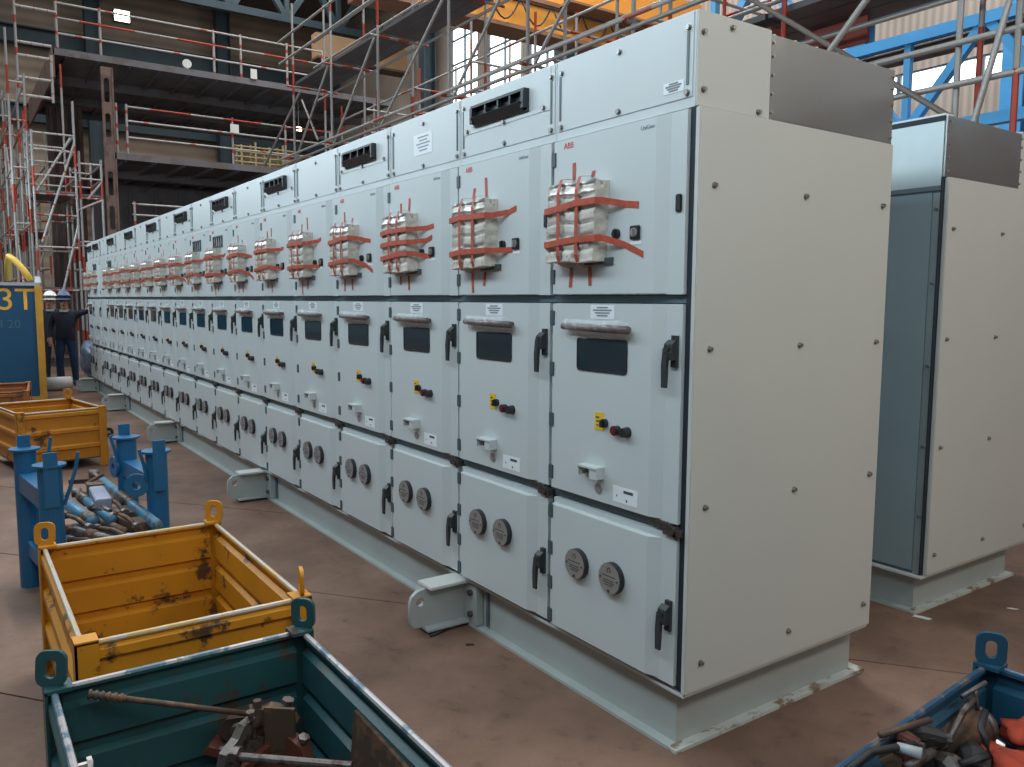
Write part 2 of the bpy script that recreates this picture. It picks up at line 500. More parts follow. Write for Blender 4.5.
# side wall with openings: a low strip of glazing and a row of tall windows
def wall_piece(x0, x1, z0, z1): quadbox(wr, x0, x1, WY, WY + 0.3, z0, z1)
wall_piece(-46.5, 10.5, 0, 6.95)
wall_piece(-46.5, -18, 6.95, 10.6)
wall_piece(-18, 10.5, 7.55, 18)
WINS = [(-32.2, -29.9), (-29.0, -26.5), (-25.9, -23.6)]
wall_piece(-46.5, WINS[0][0], 10.6, 18)
wall_piece(WINS[0][1], WINS[1][0], 10.6, 18)
wall_piece(WINS[1][1], WINS[2][0], 10.6, 18)
wall_piece(WINS[2][1], -18, 10.6, 18)
for a, b in WINS: wall_piece(a, b, 15.0, 18)
structure(O('wall_right', finish(wr, 'wall_right', 'wall_clad')))
def window(n, x0, x1, z0, z1, nx, nz):
    e = O('window_%d' % n, box_mesh('glazing', 'window_sky', x0, x1, WY + 0.12, WY + 0.15, z0, z1))
    structure(e)
    for i in range(nx + 1):
        x = x0 + (x1 - x0) * i / nx
        O('mullion', box_mesh('mullion', 'mullion', x - 0.05, x + 0.05, WY + 0.02, WY + 0.1, z0, z1), e)
    for i in range(nz + 1):
        z = z0 + (z1 - z0) * i / nz
        O('glazing_bar', box_mesh('glazing_bar', 'mullion', x0, x1, WY + 0.03, WY + 0.09, z - 0.04, z + 0.04), e)
for n, (a, b) in enumerate(WINS, 1): window(n, a, b, 10.6, 15.0, 2, 4)
window(4, -18, 10.5, 6.95, 7.55, 14, 1)

# blue hall steelwork --------------------------------------------------
def lattice(name, label, mat, axis, a, b, fixed, z0, z1, bay, thick, depth=0.25):
    """lattice girder: axis 0 along X (fixed = y), axis 1 along Y (fixed = x)"""
    P = (lambda s, z: Vector((s, fixed, z))) if axis == 0 else (lambda s, z: Vector((fixed, s, z)))
    e = E_(name, P(a, z0), label, 'girder', 'blue lattice girders of the hall')
    off = -P(a, z0)
    def member(nm, p, q, t):
        O(nm, M(nm, mat, lambda bm: bar(bm, p + off, q + off, t, t)), e)
    member('bottom_chord', P(a, z0), P(b, z0), thick * 1.3)
    member('top_chord', P(a, z1), P(b, z1), thick * 1.3)
    n = max(1, round((b - a) / bay))
    for i in range(n):
        s0, s1 = a + (b - a) * i / n, a + (b - a) * (i + 1) / n
        sm = (s0 + s1) / 2
        member('diagonal', P(s0, z0), P(sm, z1), thick)
        member('diagonal', P(sm, z1), P(s1, z0), thick)
        member('vertical', P(s0, z0), P(s0, z1), thick * 0.8)
    return e

lattice('lattice_girder', 'bright blue lattice girder behind the scaffold at the right edge', 'beam_blue_bright', 0, -14, 4, 10.0, 4.35, 5.75, 2.35, 0.125)
lattice('lattice_girder', 'blue lattice girder high behind the bright blue one at right', 'beam_blue', 0, -12, 4, 13.5, 7.6, 9.3, 2.6, 0.2)
lattice('lattice_girder', 'dark blue lattice girder across the far end wall, uppermost', 'beam_dark', 1, -12, 17.5, -38.0, 15.35, 17.4, 2.6, 0.26)
#lattice('lattice_girder', 'x', 'beam_dark', 1, -12, 17.5, -43.0, 12.6, 14.0, 2.6, 0.26)
rb = E_('runway_beam', (-14, 10.35, 5.62), 'rust brown crane runway beam beside the bright blue lattice girder', 'beam')
O('web', box_mesh('web', 'runway_rust', 0, 18, -0.02, 0.02, -0.07, 0.07), rb)
O('flange', box_mesh('flange', 'runway_rust', 0, 18, -0.12, 0.12, 0.07, 0.09), rb)
O('flange', box_mesh('flange', 'runway_rust', 0, 18, -0.12, 0.12, -0.09, -0.07), rb)
for x, y, w_, h_, lab, mt in ((-4.6, 12.6, 0.35, 18, 'blue steel hall column seen between scaffold tubes at right', 'beam_blue_bright'),
                              (-8.7, 14.5, 0.4, 18, 'pale blue hall column left of the blue lattice girder', 'beam_blue'),
                              (-22.8, 17.4, 0.6, 18, 'blue hall column right of the bright tall windows', 'beam_dark'),
                              (-33.5, 17.4, 0.6, 18, 'dark blue hall column left of the bright tall windows', 'beam_dark'),
                              (-44.8, 10.9, 0.7, 18, 'dark blue column against the far end wall above the block', 'beam_dark'),
                              (-44.8, 4.5, 0.7, 18, 'dark blue column against the far end wall near the lamp', 'beam_dark')):
    e = E_('hall_column', (x, y, 0), lab, 'column', 'hall columns')
    O('flange', box_mesh('flange', mt, -w_ / 2, w_ / 2, -w_ / 2, -w_ / 2 + 0.04, 0, h_), e)
    O('flange', box_mesh('flange', mt, -w_ / 2, w_ / 2, w_ / 2 - 0.04, w_ / 2, 0, h_), e)
    O('web', box_mesh('web', mt, -0.03, 0.03, -w_ / 2 + 0.04, w_ / 2 - 0.04, 0, h_), e)
# crane-runway beams along the far wall
for z, lab in ((10.9, 'dark blue wall girder across the far end wall, lower one'), (14.6, 'dark blue wall girder across the far end wall, upper one')):
    e = E_('wall_girder', (-45.5, -13, z), lab, 'beam')
    O('web', box_mesh('web', 'beam_dark', -0.05, 0.05, 0, 31, -0.35, 0.35), e)
    O('flange', box_mesh('flange', 'beam_dark', -0.3, 0.3, 0, 31, 0.35, 0.42), e)
    O('flange', box_mesh('flange', 'beam_dark', -0.3, 0.3, 0, 31, -0.42, -0.35), e)

# orange overhead crane -------------------------------------------------
cr = E_('overhead_crane', (-16, 4, 8.7), 'orange overhead crane girder with brown flanges high behind the scaffold', 'crane')
O('girder', box_mesh('girder', 'crane_orange', -0.3, 0.3, 2.2, 13.5, 0.1, 0.78), cr)
O('flange', box_mesh('flange', 'crane_flange', -0.42, 0.42, 2.2, 13.5, 0.0, 0.1), cr)
O('flange', box_mesh('flange', 'crane_flange', -0.5, 0.42, 2.2, 13.5, 0.78, 0.88), cr)
O('girder', box_mesh('girder', 'crane_orange', -0.9, -0.1, 2.2, 13.5, 0.88, 2.2), cr)
O('walkway', box_mesh('walkway', 'crane_flange', 0.42, 0.9, 7.5, 13.5, 0.80, 0.86), cr)
def festoon(bm):
    for i in range(8):
        y0 = 2.2 + i * 1.0
        tube(bm, [(0.55, y0 + t, 0.62 - 0.5 * math.sin(math.pi * t / 0.9)) for t in [0.9 * k / 8 for k in range(9)]], 0.022, 5)
    tube(bm, [(0.55, 2, 0.64), (0.55, 10.6, 0.64)], 0.03, 5)
O('end_carriage', box_mesh('end_carriage', 'crane_flange', -0.5, 0.5, 1.9, 2.2, 0.0, 0.7), cr)
O('festoon_cable', M('festoon_cable', 'rubber', festoon, True), cr)
cr2 = E_('crane_beam', (-36, 6.5, 13.2), 'tan crane girder far off between the two wall girders', 'crane')
O('girder', box_mesh('girder', 'crane_tan', -0.3, 0.3, 6.2, 11, 0, 1.1), cr2)
O('flange', box_mesh('flange', 'runway_rust', -0.45, 0.45, 6.2, 11, -0.1, 0), cr2)

# lamps that glow in the photograph
def flood(p, label, s):
    e = E_('flood_lamp', p, label, 'lamp')
    O('lamp_housing', box_mesh('lamp_housing', 'lamp_body', -0.25 * s, 0, -0.45 * s, 0.45 * s, -0.35 * s, 0.35 * s), e)
    if s < 0.5: O('lamp_stem', box_mesh('lamp_stem', 'lamp_body', -0.05, -0.03, -0.01, 0.01, 0.05, 7.98 - p[2]), e)
    O('lamp_glass', box_mesh('lamp_glass', 'lamp_glow', 0, 0.02, -0.4 * s, 0.4 * s, -0.3 * s, 0.3 * s), e)
flood(onplane(122, 16, 0, -45.75), 'lit flood lamp high on the far end wall', 0.9)
flood(onplane(299, 129, 0, -22.3), 'small lit lamp under the upper deck behind the scaffold', 0.18)

# ================================================================== SWITCHGEAR ROW 1
HB, H2, HD = 0.267, 2.467, 2.803
PWID, DEP = 0.8042, 1.238
XR = -0.027                      # right edge of the nearest panel
UNIT = {}
def cache(key, fn):
    if key not in UNIT: UNIT[key] = fn()
    return UNIT[key]

YM, YF = -0.032, -0.010          # main door face, door flange face
def door_mesh(name, z0, z1, ct, cb, mat='paint'):
    """pan door: raised main face, chamfer to a flat flange at right, top/bottom chamfer heights ct, cb"""
    def fn(bm):
        xs = [(0.020, YF), (0.026, YM), (0.645, YM), (0.700, YF), (0.780, YF)]
        rows = []
        zs = [(z0, 0), (z0 + cb, 1), (z1 - ct, 1)] + ([(z1 - ct + 0.006, 0)] if ct > 0.02 else []) + [(z1, 0)]
        for z, up in zs:
            rows.append([bm.verts.new((x, (y if up else YF), z)) for x, y in xs])
        for a, b in zip(rows, rows[1:]):
            for i in range(4): bm.faces.new((a[i], a[i + 1], b[i + 1], b[i]))
        back = [bm.verts.new(p) for p in ((0.020, 0.018, z0), (0.780, 0.018, z0), (0.780, 0.018, z1), (0.020, 0.018, z1))]
        bm.faces.new(back[::-1])
        bm.faces.new([back[0], back[1]] + rows[0][::-1])
        bm.faces.new([back[3]] + rows[-1] + [back[2]])
        bm.faces.new([back[0]] + [r[0] for r in rows] + [back[3]])
        bm.faces.new([back[1], back[2]] + [r[4] for r in rows[::-1]])
    return M(name, mat, fn)

def handle_mesh(s=1.0):
    def fn(bm):
        quadbox(bm, -0.014, 0.014, -0.014, 0, -0.058, 0.062)                # plate
        prism(bm, [(-0.014, -0.03), (-0.014, 0.045), (-0.034, 0.030), (-0.040, 0.0), (-0.034, -0.03)], lambda p, q, t: (t, p, q), -0.030, 0.012)   # boss
        prism(bm, [(-0.036, 0.012), (-0.024, 0.012), (-0.026, -0.06), (-0.030, -0.135), (-0.040, -0.135), (-0.042, -0.05)], lambda p, q, t: (t + 0.0, p, q), -0.036, -0.012)   # lever
        tube(bm, [(-0.010, -0.03, 0.016), (-0.010, -0.044, 0.016)], 0.013, 8)
    return M('handle', 'handle_grey', fn)

def vent_mesh():
    def fn(bm):
        # black hooded louvre: frame, sloped lower lip, cross bars
        quadbox(bm, 0, 0.46, -0.012, 0, 0, 0.012); quadbox(bm, 0, 0.46, -0.03, 0, 0.088, 0.10)
        quadbox(bm, 0, 0.02, -0.035, 0, 0.012, 0.088); quadbox(bm, 0.44, 0.46, -0.035, 0, 0.012, 0.088)
        prism(bm, [(-0.012, 0.0), (-0.045, 0.038), (-0.039, 0.042), (-0.004, 0.006)], lambda p, q, t: (t, p, q), 0.02, 0.44)
        for u in (0.13, 0.24, 0.34):
            quadbox(bm, u - 0.006, u + 0.006, -0.028, 0, 0.03, 0.088)
        quadbox(bm, 0.02, 0.44, -0.002, 0.001, 0.012, 0.088)
    return M('vent', 'black_plastic', fn)

def bolt_mesh(r=0.010, h=0.009):
    def fn(bm):
        tube(bm, [(0, 0, 0), (0, -0.002, 0)], r * 1.35, 10)
        tube(bm, [(0, -0.002, 0), (0, -0.002 - h, 0)], r, 6)
    return M('bolt', 'steel_bolt', fn)

def hinge_mesh():
    return box_mesh('hinge', 'hinge_grey', 0.008, 0.040, -0.027, 0.012, -0.031, 0.031, bevel=0.002)

def disc_mesh():
    def fn(bm):
        tube(bm, [(0, 0, 0), (0, -0.026, 0)], 0.066, 24)
    return M('inspection_disc', 'black_plastic', fn)
def disc_face_mesh():
    def fn(bm):
        tube(bm, [(0, -0.026, 0), (0, -0.029, 0)], 0.064, 24)
    return M('disc_face', 'disc_face', fn)
def disc_print_mesh():
    def fn(bm):
        for z, w_ in ((0.012, 0.080), (-0.006, 0.062), (-0.016, 0.066), (-0.026, 0.05)):
            quadbox(bm, -w_ / 2, w_ / 2, -0.0298, -0.029, z - 0.002, z + 0.002)
        for k in range(6):
            a, b = math.radians(-60 + 50 * k), math.radians(-60 + 50 * (k + 1))
            bar(bm, (0.009 * math.cos(a), -0.0294, 0.036 + 0.011 * math.sin(a)), (0.009 * math.cos(b), -0.0294, 0.036 + 0.011 * math.sin(b)), 0.001, 0.004, Vector((0, 0, 1)))
        for z in (-0.050, ):
            tube(bm, [(0, -0.029, z), (0, -0.033, z)], 0.006, 8)
        for x in (-0.05, 0.05):
            tube(bm, [(x, -0.029, 0), (x, -0.033, 0)], 0.004, 8)
    return M('disc_print', 'print_dark', fn)

def wrap_mesh(seed):
    rnd = random.Random(seed)
    def fn(bm):
        nu, nz = 22, 7
        g = []
        for j in range(nz):
            row = []
            for i in range(nu):
                u = 0.125 + 0.40 * i / (nu - 1); tt = j / (nz - 1)
                z = 1.672 + 0.024 - 0.078 * tt + rnd.uniform(-0.004, 0.004) + (0.012 * (i / nu - 0.4) if j == nz - 1 else 0)
                y = YM - (0.047 * math.sin(math.pi * min(1, 0.25 + tt * 0.9)) + rnd.uniform(0, 0.010)) * (1 if 1 < i < nu - 1 else 0.25) - 0.002
                row.append(bm.verts.new((u, y, z)))
            g.append(row)
        for a, b in zip(g, g[1:]):
            for i in range(nu - 1): bm.faces.new((a[i], a[i + 1], b[i + 1], b[i]))
    return M('plastic_wrap', 'clear_film', fn)

def grab_mesh():
    def fn(bm):
        tube(bm, [(0.135, YM - 0.030, 1.665), (0.30, YM - 0.034, 1.663), (0.545, YM - 0.034, 1.660)], [0.014, 0.0165, 0.0165], 10)
        for u in (0.165, 0.52):
            tube(bm, [(u, YM, 1.663), (u, YM - 0.034, 1.663)], 0.010, 8)
    return M('grab_bar', 'wrapped_bar', fn, True)

def sticker_lines(name, x0, x1, y, z0, z1, n, mat='print_grey'):
    def fn(bm):
        for k in range(n):
            z = z0 + (z1 - z0) * (k + 0.5) / n
            w_ = (x1 - x0) * (0.5 + 0.18 * ((k * 7) % 3))
            c = (x0 + x1) / 2
            quadbox(bm, c - w_ / 2, c + w_ / 2, y - 0.0012, y - 0.0002, z - 0.003, z + 0.003)
    return M(name, mat, fn)

def latch_mesh():
    def fn(bm):
        quadbox(bm, 0.66, 0.76, -0.020, 0.03, 0.908, 0.929)
        quadbox(bm, 0.72, 0.80, -0.026, 0.02, 0.884, 0.912)
        tube(bm, [(0.765, -0.03, 0.905), (0.765, 0.01, 0.905)], 0.018, 10)
        tube(bm, [(0.70, -0.024, 0.918), (0.70, 0.0, 0.918)], 0.008, 8)
        bar(bm, (0.735, -0.022, 0.93), (0.79, -0.022, 0.878), 0.008, 0.014)
    return M('latch', 'latch', fn)

def build_panel(k, row=1, origin=None, rotz=0.0, label=None):
    if origin is None: origin = (XR - k * PWID, 0, HB)
    vent = (k % 2 == 0) or k == 19
    e = E_('switchgear_panel', origin, label, 'switchgear', 'switchgear panels of the long row' if row == 1 else 'switchgear panels of the rear row', rotz)
    dz = (0, 0, -HB)
    W = PWID
    O('body', cache('body', lambda: box_mesh('body', 'gap', 0.001, W - 0.001, 0.032, DEP, HB, H2)), e, dz)
    O('middle_rail', cache('rail', lambda: box_mesh('middle_rail', 'rail_blue', 0.001, W - 0.001, 0.012, 0.032, 1.767, 1.795)), e, dz)
    O('lower_rail', cache('rail2', lambda: box_mesh('lower_rail', 'rail_blue', 0.001, W - 0.001, 0.014, 0.032, 0.888, 0.928)), e, dz)
    O('rear_duct', cache('rdu', lambda: box_mesh('rear_duct', 'stainless', 0.001, W - 0.001, 0.403, 1.248, H2, 2.786)), e, dz)
    O('rear_cover', cache('rcov', lambda: box_mesh('rear_cover', 'rear_sheet', 0.05, W - 0.05, DEP, DEP + 0.012, HB + 0.02, H2 - 0.03)), e, dz)
    O('rear_post', cache('rpost', lambda: box_mesh('rear_post', 'zinc', 0.004, 0.048, DEP, DEP + 0.006, HB + 0.005, H2 - 0.005)), e, dz)
    O('rear_post', cache('rpost2', lambda: box_mesh('rear_post', 'zinc', W - 0.048, W - 0.004, DEP, DEP + 0.006, HB + 0.005, H2 - 0.005)), e, dz)
    du = O('top_duct', cache('duct', lambda: box_mesh('top_duct', 'paint', 0.001, W - 0.001, 0.0, 0.402, H2 + 0.002, HD)), e, dz)
    O('duct_cover', cache('dcov', lambda: box_mesh('duct_cover', 'paint', 0.012, W - 0.012, -0.004, 0.0, 2.505, HD - 0.006, bevel=0.001)), du)
    if vent:
        O('vent_plate', cache('vpl', lambda: box_mesh('vent_plate', 'paint', 0.03, W - 0.04, -0.007, -0.004, 2.612, HD - 0.012, bevel=0.001)), du)
        O('vent', cache('vent', vent_mesh), du, (0.145, -0.007, 2.636))
    for u in (0.024, W - 0.040):
        O('duct_slot', cache('slot', lambda: box_mesh('duct_slot', 'slot', 0, 0.010, -0.0085, -0.004, 2.55, 2.735)), du, (u, 0, 0))
    for u, z in ((0.036, 2.748), (0.036, 2.522), (W / 2, 2.522), (W - 0.036, 2.748), (W - 0.036, 2.522)) + (() if vent else ((W / 2, 2.75),)) + (((0.07, 2.628), (0.40, 2.62), (W - 0.09, 2.628)) if vent else ()):
        O('bolt', cache('bolt', bolt_mesh), du, (u, -0.0045 if not (vent and z > 2.6) else -0.007, z))
    # ---- low-voltage door
    lv = O('control_door', cache('lv', lambda: door_mesh('control_door', 1.799, 2.4635, 0.006, 0.004)), e, dz)
    for z in (2.38, 1.878):
        O('hinge', cache('hinge', hinge_mesh), lv, (0.0, YF, z))
    O('door_lock', cache('lock', lambda: box_mesh('door_lock', 'black_plastic', 0.735, 0.765, YF - 0.010, YF, 2.10, 2.165, bevel=0.004)), lv)
    O('logo', cache('logo', lambda: text_mesh('logo', 'logo_red', 'ABB', 0.036, 0.0006)), lv, (0.125, YM - 0.0008, 2.428), FACE_Y)
    O('nameplate', cache('ug', lambda: text_mesh('nameplate', 'print_grey', 'UniGear', 0.022, 0.0006)), lv, (0.600, YM - 0.0008, 2.426), FACE_Y)
    O('selector_knob', cache('sk', lambda: M('selector_knob', 'black_plastic', lambda bm: (tube(bm, [(0.438, YM, 2.039), (0.438, YM - 0.013, 2.039)], 0.020, 14), quadbox(bm, 0.432, 0.444, YM - 0.022, YM - 0.013, 2.024, 2.054)))), lv)
    ks = O('key_switch', cache('ks', lambda: box_mesh('key_switch', 'black_plastic', 0.520, 0.572, YM - 0.012, YM, 2.012, 2.064, bevel=0.003)), lv)
    O('switch_tag', cache('tag1', lambda: box_mesh('switch_tag', 'sticker', 0.410, 0.472, YM - 0.002, YM, 1.994, 2.006)), lv)
    O('switch_tag', cache('tag2', lambda: box_mesh('switch_tag', 'sticker', 0.517, 0.575, YM - 0.002, YM, 1.992, 2.005)), lv)
    O('key_plate', cache('kp', lambda: M('key_plate', 'disc_face', lambda bm: (tube(bm, [(0.546, YM - 0.012, 2.038), (0.546, YM - 0.015, 2.038)], 0.018, 14), quadbox(bm, 0.542, 0.550, YM - 0.024, YM - 0.015, 2.024, 2.052)))), lv)
    O('terminal_cover', cache('tcv', lambda: box_mesh('terminal_cover', 'hinge_grey', 0.250, 0.420, YM - 0.012, YM, 1.922, 1.948)), lv)
    if k in (8, 9, 16, 18) and row == 1:
        def meters(bm):
            for i in range(5): quadbox(bm, 0.15 + 0.075 * i, 0.16 + 0.075 * i, YM - 0.012, YM, 2.28, 2.38)
            quadbox(bm, 0.15, 0.46, YM - 0.012, YM, 2.372, 2.384); quadbox(bm, 0.15, 0.46, YM - 0.012, YM, 2.276, 2.288)
        O('meter_frame', cache('mf', lambda: M('meter_frame', 'hinge_grey', meters)), lv)
    # ---- breaker door
    br = O('breaker_door', cache('br', lambda: door_mesh('breaker_door', 0.930, 1.763, 0.004, 0.006)), e, dz)
    for z in (1.698, 1.472, 1.243, 1.007):
        O('hinge', cache('hinge', hinge_mesh), br, (0.0, YF, z))
    O('handle', cache('handle', handle_mesh), br, (0.752, YF, 1.585))
    if not (k in (17, 18) and row == 1):
        O('window_frame', cache('wf', lambda: outline_mesh('window_frame', 'black_plastic', rrect(0.200, 0.512, 1.480, 1.618, 0.016), [rrect(0.206, 0.506, 1.486, 1.612, 0.012)], 0.006)), br, (0, YM - 0.002, 0), FACE_Y)
        O('window_pane', cache('wp', lambda: outline_mesh('window_pane', 'window_glass', rrect(0.204, 0.508, 1.484, 1.614, 0.014), [], 0.003)), br, (0, YM - 0.0015, 0), FACE_Y)
        O('grab_bar', cache('gb', grab_mesh), br)
        O('plastic_wrap', cache('wrap%d' % (k % 3), lambda: wrap_mesh(k)), br)
    O('warning_sticker', cache('stk', lambda: box_mesh('warning_sticker', 'sticker', 0.283, 0.430, YM - 0.0008, YM, 1.700, 1.757)), br)
    O('sticker_print', cache('stkp', lambda: sticker_lines('sticker_print', 0.290, 0.424, YM - 0.0008, 1.708, 1.752, 4)), br)
    O('position_plate', cache('yp', lambda: box_mesh('position_plate', 'yellow_plate', 0.322, 0.377, YM - 0.002, YM, 1.237, 1.312)), br)
    O('plate_print', cache('ypp', lambda: sticker_lines('plate_print', 0.328, 0.352, YM - 0.002, 1.25, 1.30, 3, 'print_dark')), br)
    O('rotary_knob', cache('rk', lambda: M('rotary_knob', 'black_plastic', lambda bm: (tube(bm, [(0.388, YM, 1.272), (0.388, YM - 0.018, 1.272)], 0.018, 14), quadbox(bm, 0.382, 0.394, YM - 0.030, YM - 0.018, 1.257, 1.287)))), br)
    pb = O('push_button', cache('pb1', lambda: M('push_button', 'black_plastic', lambda bm: tube(bm, [(0.463, YM, 1.252), (0.463, YM - 0.026, 1.252)], 0.020, 14))), br)
    O('button_cap', cache('pbc', lambda: M('button_cap', 'red_button', lambda bm: tube(bm, [(0.463, YM - 0.026, 1.252), (0.463, YM - 0.031, 1.252)], 0.015, 14))), br)
    O('push_button', cache('pb2', lambda: M('push_button', 'black_plastic', lambda bm: tube(bm, [(0.522, YM, 1.252), (0.522, YM - 0.032, 1.252)], [0.022, 0.019], 14))), br)
    O('interlock_box', cache('ib', lambda: M('interlock_box', 'paint', lambda bm: (quadbox(bm, 0.262, 0.385, YM - 0.05, YM, 1.078, 1.086), quadbox(bm, 0.34, 0.385, YM - 0.045, YM, 1.036, 1.078), quadbox(bm, 0.262, 0.27, YM - 0.045, YM, 1.04, 1.078)))), br)
    O('interlock_slot', cache('ibs', lambda: box_mesh('interlock_slot', 'slot', 0.27, 0.34, YM - 0.006, YM, 1.048, 1.078)), br)
    O('crank_port', cache('cp', lambda: M('crank_port', 'disc_face', lambda bm: tube(bm, [(0.352, YM, 0.992), (0.352, YM - 0.006, 0.992)], 0.021, 16))), br)
    O('data_label', cache('dl', lambda: box_mesh('data_label', 'sticker', 0.440, 0.585, YM - 0.0012, YM, 0.956, 1.022)), br)
    O('label_print', cache('dlp', lambda: M('label_print', 'print_dark', lambda bm: (quadbox(bm, 0.505, 0.56, YM - 0.0022, YM - 0.0012, 1.000, 1.011), quadbox(bm, 0.463, 0.468, YM - 0.0022, YM - 0.0012, 0.98, 0.988), quadbox(bm, 0.52, 0.527, YM - 0.0022, YM - 0.0012, 0.966, 0.976)))), br)
    O('latch', cache('latch', latch_mesh), br)
    # ---- cable door
    cb = O('cable_door', cache('cb', lambda: door_mesh('cable_door', 0.290, 0.885, 0.030, 0.006)), e, dz)
    for z in (0.825, 0.653, 0.491, 0.336):
        O('hinge', cache('hinge', hinge_mesh), cb, (0.0, YF, z))
    for u in (0.230, 0.455):
        if not (k == 18 and row == 1):
            d = O('inspection_disc', cache('disc', disc_mesh), cb, (u, YM, 0.634))
            O('disc_face', cache('discf', disc_face_mesh), cb, (u, YM, 0.634))
            O('disc_print', cache('discp', disc_print_mesh), cb, (u, YM, 0.634))
    O('handle', cache('handle', handle_mesh), cb, (0.752, YF, 0.565))
    return e

for k in range(1, 20):
    vent = (k % 2 == 0) or k == 19
    extra = {1: 'nearest panel of the long light-grey switchgear row, the one with the plain end wall',
             3: 'light-grey switchgear panel with the white notice on its top box, third from the near end',
             19: 'last, farthest panel of the long light-grey switchgear row',
             18: 'light-grey switchgear panel without door window, second from the far end of the row',
             17: 'light-grey switchgear panel without packing on its top door, third from the far end'}
    lab = extra.get(k) or ('%s light-grey switchgear panel from the near end, %s' % (ORD[k], 'black vent on its top box' if vent else 'plain top box without vent'))
    p = build_panel(k, 1, label=lab)
    dz = (0, 0, -HB)
    if k == 3:
        nb = O('notice', box_mesh('notice', 'sticker', 0.29, 0.50, -0.006, -0.004, 2.585, 2.70), p, dz)
        O('notice_print', sticker_lines('notice_print', 0.31, 0.49, -0.006, 2.60, 2.69, 5), nb)
    if k == 1:
        O('rating_label', box_mesh('rating_label', 'sticker', 0.650, 0.752, -0.006, -0.004, 2.534, 2.574), p, dz)
        O('label_print', sticker_lines('label_print', 0.655, 0.747, -0.006, 2.538, 2.572, 4), p, dz)
        XE = PWID + 0.027
        O('gap_shade_strip', box_mesh('gap_shade_strip', 'seal_gap_black', 0.783, XE - 0.0245, 0.004, 0.031, HB + 0.01, H2), p, dz)  # black strip painting the shade in the gap beside the doors
        ep = O('end_panel', box_mesh('end_panel', 'paint_end_warm', XE - 0.024, XE, 0.0, DEP, HB + 0.001, H2, bevel=0.004), p, dz)
        eb = M('bolt', 'steel_bolt', lambda bm: (tube(bm, [(0, 0, 0), (0.003, 0, 0)], 0.012, 10), tube(bm, [(0.003, 0, 0), (0.014, 0, 0)], 0.0085, 6)))
        for y in (0.082, 0.622, 1.172):
            for z in (2.195, 1.597, 0.995, 0.382):
                O('bolt', eb, ep, (XE, y, z))
        O('duct_end', box_mesh('duct_end', 'paint_end_warm', PWID - 0.001, PWID + 0.008, 0.0, 0.402, H2 + 0.004, HD, bevel=0.002), p, dz)
        for y, z in ((0.025, 2.728), (0.175, 2.768), (0.03, 2.53), (0.335, 2.49)):
            O('bolt', eb, p, (PWID + 0.008, y, z - HB))
        O('duct_end', box_mesh('duct_end', 'stainless', PWID - 0.001, PWID + 0.006, 0.403, 1.254, H2 + 0.002, 2.790, bevel=0.001), p, dz)
        sb = M('rivet', 'bright_steel', lambda bm: tube(bm, [(0, 0, 0), (0.007, 0, 0)], 0.006, 8))
        for z in (2.50, 2.57, 2.64, 2.71, 2.76):
            for y in (0.415, 1.242): O('rivet', sb, p, (PWID + 0.006, y, z - HB))
        tb = M('rivet', 'bright_steel', lambda bm: tube(bm, [(0, 0, 0), (0, 0, 0.012)], 0.008, 8))
        for y in (0.45, 0.58, 0.72, 0.86, 1.0, 1.14): O('rivet', tb, p, (PWID - 0.02, y, 2.790 - HB))

# ---- packing trays taped over the instruments
def pack_mesh(seed):
    rnd = random.Random(seed)
    W_, H_, D_ = 0.308, 0.322, 0.074
    def fn(bm):
        nu, nz = 36, 40
        g = []
        wob = [rnd.uniform(-1, 1) for _ in range(6)]
        cell = [[rnd.uniform(-0.006, 0.006) for _ in range(3)] for _ in range(6)]
        for j in range(nz + 1):
            row = []
            t = j / nz
            for i in range(nu + 1):
                s = i / nu
                ci, cj = min(2, int(s * 3)), min(5, int(t * 6))
                cu, cz = (s * 3) % 1.0, (t * 6) % 1.0
                edge = i in (0, nu) or j in (0, nz)
                b = min(1, 2.6 * math.sin(math.pi * cu)) * min(1, 2.2 * math.sin(math.pi * cz))
                dpt = D_ * (0.72 + 0.28 * b) + cell[cj][ci] + rnd.uniform(-0.002, 0.002)
                if t > 0.83: dpt = D_ * (1.02 - 2.2 * max(0, t - 0.88)) + 0.006 * math.sin(s * 19) + rnd.uniform(-0.002, 0.002)
                if edge: dpt = D_ * 1.0
                u = W_ * s + 0.006 * math.sin(t * 3 + wob[0] * 3) + 0.006 * wob[1] * (1 - t)
                z = H_ * t + 0.010 * wob[2] * (s - 0.5) + 0.004 * math.sin(s * 7)
                row.append(bm.verts.new((u, -dpt, z)))
            g.append(row)
        for j in range(nz):
            for i in range(nu):
                f = bm.faces.new((g[j][i], g[j][i + 1], g[j + 1][i + 1], g[j + 1][i])); f.smooth = True
                if j / nz > 0.84 and 0 < i < nu - 1: f.material_index = 1
        ring = [g[0][i] for i in range(nu + 1)] + [g[j][nu] for j in range(1, nz + 1)] + [g[nz][i] for i in range(nu - 1, -1, -1)] + [g[j][0] for j in range(nz - 1, 0, -1)]
        n = len(ring)
        mid = [bm.verts.new((0.154 + (v.co.x - 0.154) * (0.985 + 0.02 * math.sin(q * 0.9)), -D_ * 0.5, 0.162 + (v.co.z - 0.162) * (0.985 + 0.02 * math.sin(q * 0.9)))) for q, v in enumerate(ring)]
        base = [bm.verts.new((0.154 + (v.co.x - 0.154) * 1.0, 0.0, 0.162 + (v.co.z - 0.162) * 1.0)) for v in ring]
        for i in range(n):
            bm.faces.new((ring[i], mid[i], mid[(i + 1) % n], ring[(i + 1) % n]))
            bm.faces.new((mid[i], base[i], base[(i + 1) % n], mid[(i + 1) % n]))
        bm.faces.new(base)
    return M('packing_tray', ['packing', 'foil'], fn)

